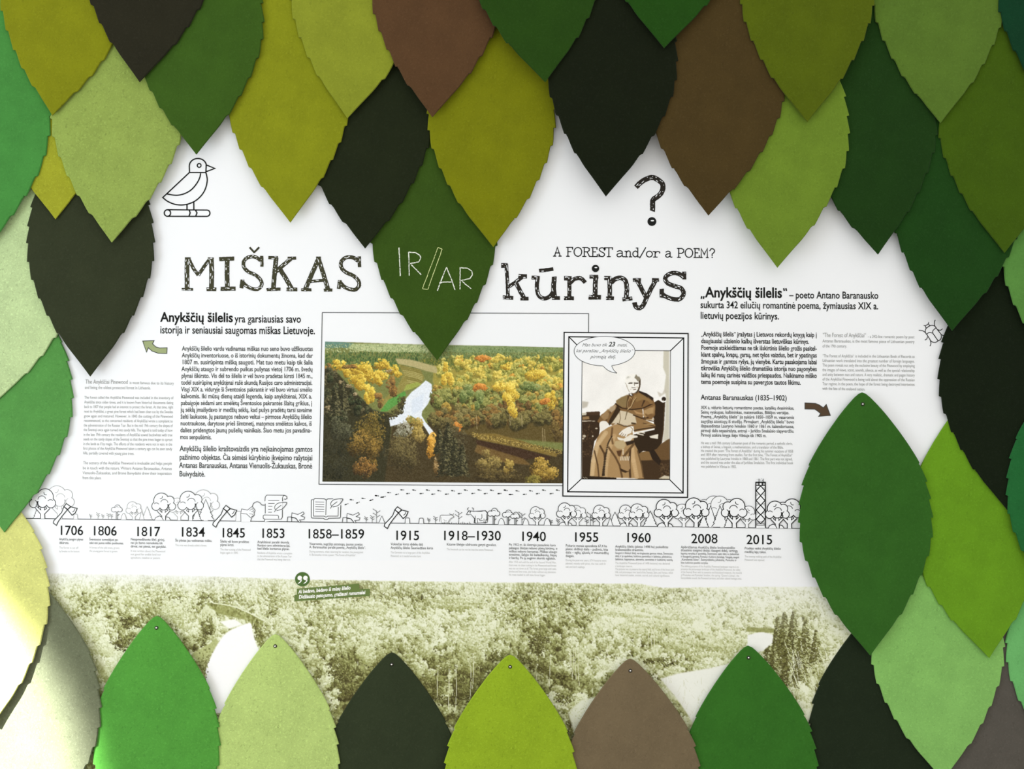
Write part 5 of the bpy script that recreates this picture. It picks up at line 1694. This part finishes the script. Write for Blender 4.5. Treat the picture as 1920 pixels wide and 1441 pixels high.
c.a = blur(c.a, 1) + (fbm(c.h, c.w, 2.0, 2, 9)[..., None] - .5) * 10
c.build('portrait_print', PRINT, Z([(227, 204), (945, 209), (939, 1259), (220, 1253)]), frame, 0.00097)

# --- speech bubble
k = Ink(0.0011)
ell = [(408 + 249 * math.cos(a), 210 + 121 * math.sin(a)) for a in (math.radians(104 + q * 6) for q in range(57))]
ell = [p for p in ell if not (395 < p[0] < 466 and p[1] > 300)]
ell = [(395, 331)] + [p for p in ell if True] + [(466, 330)]
tail = smooth([(395, 331), (430, 362), (470, 382), (510, 390)], 4)
tail2 = smooth([(510, 390), (484, 365), (466, 330)], 4)
k.poly(Z([(408 + 249 * math.cos(a), 210 + 121 * math.sin(a)) for a in (2 * math.pi * q / 60 for q in range(60))]), 0, 1)
k.poly(Z(tail + tail2[1:-1] + [(466, 320), (420, 320)]), 1, 1)
k.line(Z(ell), 1.1, 2)
k.line(Z(tail), 1.1, 2)
k.line(Z(tail2), 1.1, 2)
k.text('Man buvo tik', 1040 + 222 / 4.367, 1040 + 425 / 4.367, 610 + 172 / 4.367, 6.2, 610 + 171 / 4.367, z=3, shear=.45)
k.text('23', 1040 + 440 / 4.367, 1040 + 492 / 4.367, 610 + 171 / 4.367, 8.2, z=3, shear=.25, bold=.03)
k.text('metai,', 1040 + 510 / 4.367, 1040 + 592 / 4.367, 610 + 172 / 4.367, 6.2, z=3, shear=.45)
k.text('kai parašiau „Anykščių šilelio“', 1040 + 172 / 4.367, 1040 + 635 / 4.367, 610 + 219 / 4.367, 6.2, 610 + 221 / 4.367, z=3, shear=.45)
k.text('pirmąją dalį.', 1040 + 290 / 4.367, 1040 + 500 / 4.367, 610 + 268 / 4.367, 6.2, z=3, shear=.45)
k.build('speech_bubble', [INK_SOFT, PANEL], frame)

# --- the wide tinted forest along the foot of the board
c = Canvas(-60, 1050, 1700, 1470, 1.0, (245, 247, 249))
r = random.Random(33)
HZ = [(-60, 1068), (95, 1074), (330, 1078), (560, 1086), (760, 1089), (920, 1091), (1200, 1094), (1245, 1102), (1400, 1099), (1700, 1101)]
hz = lambda x: float(np.interp(x, [p[0] for p in HZ], [p[1] for p in HZ]))
c.fill(HZ + [(1700, 1470), (-60, 1470)], (196, 200, 150), 3)
tone = fbm(c.h, c.w, 120, 3, 8)
pal = [(236, 240, 214), (206, 212, 164), (172, 178, 116), (134, 136, 76), (98, 96, 50), (70, 64, 34)]


def tint(v):
    v = max(0.0, min(4.999, v))
    i = int(v)
    return tuple(pal[i][q] + (pal[i + 1][q] - pal[i][q]) * (v - i) for q in range(3))


def shade_at(x, y):
    """how dark the print is here, 0 light to 5 dark"""
    t = (y - hz(x)) / 300
    v = 1.25 + 1.7 * t
    yy, xx = int(min(c.h - 1, max(0, y - 1050))), int(min(c.w - 1, max(0, x + 60)))
    v += (tone[yy, xx] - .5) * 3.0 + (tone2[yy, xx] - .5) * 2.4
    k = max(0.0, min(1.0, (x - 1120) / 260))
    if 560 < x < 1300 and hz(x) + 4 < y < hz(x) + 40:
        v += .8 * (1 - k)
    if 620 < x < 1100 and y > 1190:
        v += .8 * min(1, (y - 1190) / 60)
    if 940 < x < 1060 and 1150 < y < 1290:
        v += .7
    v -= 1.0 * k
    if 1110 < x < 1330 and 1135 < y < 1200:
        v -= .9
    if x < 620 and y < 1120:
        v -= .3
    return v


tone2 = fbm(c.h, c.w, 26, 2, 18)
rows = []
y = 1070.0
while y < 1470:
    rows.append(y)
    y += 1.7 + (y - 1070) * .034
for y in rows:
    sz = 2.6 + (y - 1070) * .105
    x = -60 + r.random() * sz
    while x < 1700:
        yy = y + r.uniform(-2, 2) * (1 + (y - 1070) * .01)
        if yy > hz(x) - 1:
            tree = r.gauss(0, .8)
            v = shade_at(x, yy) + tree
            if sz < 6.5:
                w, h = sz * r.uniform(.35, .6), sz * r.uniform(.6, 1.15)
                c.dab(x + w * .5, yy + h * .5, w * .9, h * .7, tint(v + 1.7), .75)
                c.dab(x, yy, w, h * .8, tint(v), .85)
                c.dab(x - w * .3, yy - h * .35, w * .55, h * .35, tint(v - 1.3), .8)
            else:
                conif = r.random() < .22
                w, h = (sz * .42, sz * 1.25) if conif else (sz * r.uniform(.6, .95), sz * r.uniform(.7, 1.1))
                c.dab(x + w * .4, yy + h * .75, w * 1.0, h * .5, tint(v + 2.3), .75)
                c.crown(x, yy, w, h, tint(v), tint(v - 1.9), tint(v + 1.9), int(12 + w * h * .95), 1.1 + sz * .03, r)
                if r.random() < .10 and 620 < x < 1330 and y > 1170:
                    c.stroke([(x, yy), (x + r.uniform(-1.5, 1.5), yy + h * 2.0)], .9, tint(.2), .7)
        x += sz * r.uniform(.5, 1.15)
# pale groves and dark hollows the picture is remembered by
for x, y, rx, ry, v in ((120, 1125, 22, 26, .1), (255, 1120, 26, 18, .2), (330, 1150, 28, 34, .2), (385, 1165, 22, 34, .4), (175, 1190, 40, 40, .1), (200, 1230, 34, 40, .3), (200, 1260, 26, 34, .6), (700, 1205, 20, 26, .2), (690, 1225, 22, 22, .5),
                        (880, 1215, 26, 40, 1.0), (960, 1190, 14, 26, .6), (1085, 1215, 18, 26, .2), (790, 1210, 14, 22, .8), (1140, 1145, 40, 12, -.3), (1200, 1145, 50, 14, -.3), (1270, 1150, 50, 16, -.2), (1230, 1170, 70, 14, .3), (1370, 1205, 50, 18, .3), (1090, 1325, 26, 26, .2),
                        (1300, 1210, 60, 14, .6), (1190, 1180, 40, 14, .4), (530, 1175, 14, 18, .2), (690, 1140, 60, 12, .3), (860, 1130, 60, 14, .5)):
    c.crown(x, y, rx, ry, tint(v + .4), tint(v - 1), tint(v + 2), int(rx * ry * .9), 1.7, r)
for x, y, rx, ry in ((245, 1165, 26, 14), (235, 1205, 20, 20), (390, 1180, 14, 30), (1010, 1200, 22, 34), (1005, 1240, 26, 20), (1060, 1310, 20, 14), (800, 1290, 40, 30), (640, 1260, 30, 26), (1190, 1265, 40, 10), (700, 1300, 60, 26), (880, 1280, 30, 40), (1240, 1240, 34, 9)):
    c.crown(x, y, rx, ry, tint(3.8), tint(2.2), tint(5), int(rx * ry * .7), 1.5, r)
for x, y0, y1 in [(1068 + 4 * i, 1205 + (i % 3) * 5, 1262 + (i % 2) * 12) for i in range(4)] + [(1086, 1215, 1285), (1215, 1170, 1215), (1222, 1172, 1218), (1228, 1170, 1210), (1300, 1180, 1216), (822, 1250, 1310), (842, 1245, 1330), (855, 1255, 1330), (882, 1240, 1310), (888, 1230, 1290), (1140, 1200, 1240), (1005, 1250, 1285), (1032, 1235, 1285)]:
    c.stroke([(x, y0), (x + r.uniform(-3, 3), (y0 + y1) / 2), (x + r.uniform(-3, 3), y1)], 1.0, (234, 236, 208), .7)
    c.crown(x, y0, 5, 9, tint(.9), tint(-.5), tint(3), 40, 1.0, r)
# right: spruces and pale bare shrubs
for x, yb, hh in ((1458, 1225, 70), (1471, 1245, 98), (1488, 1250, 105), (1510, 1250, 88), (1440, 1245, 48), (1530, 1240, 60), (1478, 1285, 90), (1500, 1275, 80), (1452, 1265, 60)):
    c.spruce(x, yb - hh, hh, 5 + hh * .17, (tint(4.6), tint(3.4), tint(1.2)), r)
c.fill([(1402, 1190), (1430, 1183), (1450, 1190), (1448, 1205), (1430, 1220), (1400, 1225)], (244, 246, 240), 1)
c.fill([(1400, 1175), (1452, 1178), (1450, 1186), (1400, 1183)], tint(2.6), 1)
for i in range(60):
    x, y = r.uniform(1480, 1560), r.uniform(1220, 1340)
    c.stroke([(x, y), (x - r.uniform(2, 10), y - r.uniform(12, 30))], .9, tint(r.uniform(-.5, .5)), .8)
# fields, meadow and the white river
c.fill([(1238, 1272), (1270, 1262), (1330, 1252), (1400, 1236), (1440, 1290), (1360, 1420), (1310, 1370), (1270, 1310)], (240, 242, 232), 2)
for i in range(90):
    x, y = r.uniform(1240, 1340), r.uniform(1275, 1380)
    c.stroke([(x, y), (x + r.uniform(-6, 6), y - r.uniform(4, 14))], .7, (214, 216, 190), .6)
c.fill([(1065, 1335), (1090, 1312), (1120, 1305), (1140, 1310), (1110, 1370), (1080, 1385)], (226, 230, 208), 3)
for i in range(300):
    x, y = r.uniform(1060, 1130), r.uniform(1305, 1385)
    c.dab(x, y, 1.2, .8, tint(r.uniform(-.5, 2.2)), .7, r.random() * 3)
c.fill([(385, 1130), (420, 1133), (470, 1150), (495, 1165), (490, 1172), (455, 1160), (410, 1150)], tint(2.4), 1)
for i in range(150):
    t = r.random()
    c.dab(392 + 100 * t, 1131 + 38 * t * t + r.uniform(-2, 16) * (1 - abs(2 * t - 1) * .6), 1.8, 2.6, tint(r.uniform(1.2, 3.8)), .75)
c.stroke(smooth([(400, 1130), (440, 1137), (480, 1155), (500, 1166)], 4), 2, tint(.3), .9)
c.fill([(360, 1225), (395, 1205), (405, 1195), (412, 1205), (395, 1225), (372, 1240)], tint(1.8), 1)
c.fill([(412, 1165), (440, 1160), (455, 1170), (430, 1178)], (246, 247, 242), 1)
c.fill(smooth([(382, 1330), (388, 1290), (385, 1260), (398, 1225), (420, 1190), (445, 1175), (470, 1168), (474, 1185), (480, 1205), (488, 1230), (470, 1262), (430, 1330)], 4, True), (250, 250, 250), 1)
for i in range(160):
    x, y = r.uniform(372, 400), r.uniform(1215, 1300)
    if x < 396 - (y - 1215) * .12:
        c.dab(x, y, 1.6, 1.2, tint(r.uniform(1, 4.6)), .8, r.random() * 3)
for i in range(130):
    y = r.uniform(1165, 1215)
    c.dab(472 + (y - 1165) * .35 + r.uniform(-2, 12), y, 1.4, 2.2, tint(r.uniform(2, 4.6)), .8)
c.a = c.a + (fbm(c.h, c.w, 2.4, 2, 15)[..., None] - .5) * 40 * np.clip((230 - c.a[..., 1:2]) / 60, .1, 1)
# haze of the print towards its horizon
Y = np.arange(c.h)[:, None] + 1050.0
hx = np.interp(np.arange(c.w) - 60.0, [p[0] for p in HZ], [p[1] for p in HZ])[None, :]
f = np.clip((Y - hx) / 34, 0, 1)
xs = (np.arange(c.w) - 60.0)[None, :]
mist = (.8 * (1 - f)) * np.clip((620 - xs) / 260, 0.25, 1)
mist = np.maximum(mist, .5 * np.clip((xs - 1180) / 240, 0, 1) * np.clip(1 - (Y - hx) / 90, 0, 1))
mist = np.where(Y < hx, 1.0, mist)[..., None]
mist = blur(mist, 1)
c.a = c.a * (1 - mist) + np.array((245, 247, 249)) * mist
c.build('forest_panorama', PRINT, [(-60, 1050), (1700, 1050), (1700, 1470), (-60, 1470)], board, 0.0002)

# --- the quotation ribbon
GRN = mat_flat('ink_moss', (104, 124, 66))
GRN2 = mat_flat('ink_deep_green', (78, 108, 52))
WHT = mat_flat('ink_white', (250, 250, 246))
R_ = lambda pts: resc(pts, 10.105, 530, 1060)
k = Ink(0.0006)
k.disc(530 + 375 / 10.105, 1060 + 255 / 10.105, 14, 13.4, 0, 1, 32)
for ox in (0, 108):
    k.disc(530 + (325 + ox) / 10.105, 1060 + 232 / 10.105, 4.3, 4.3, 1, 2, 20)
    k.poly(R_([(345 + ox, 262), (368 + ox, 235), (360 + ox, 290), (330 + ox, 325), (290 + ox, 342), (288 + ox, 332), (330 + ox, 300)]), 1, 2)
k.poly(R_([(268, 435), (1448, 338), (1455, 440), (1455, 500), (268, 560)]), 0, 0)
k.poly(R_([(222, 552), (268, 548), (1455, 440), (1652, 436), (1652, 572), (222, 675)]), 1, 0)
ribbon = k.build('quotation_ribbon', [GRN, GRN2, WHT], board)
k = Ink(0.0006)
k.text('Ai bėdavo, bėdavo iš mūsų šilelio', 530 + 300 / 10.105, 530 + 1285 / 10.105, 1060 + 525 / 10.105, 6.6, 1060 + 448 / 10.105, z=3, m=2, bold=.03, shear=.1)
k.text('Didžiausio patogumo, gražiausi ramumėlei', 530 + 305 / 10.105, 530 + 1565 / 10.105, 1060 + 625 / 10.105, 6.6, 1060 + 535 / 10.105, z=3, m=2, bold=.03, shear=.1)
k.build('quotation_text', [GRN, GRN2, WHT], ribbon)

# the lettering helper leaves nothing behind
bpy.data.objects.remove(_fo)
bpy.data.curves.remove(_fc)
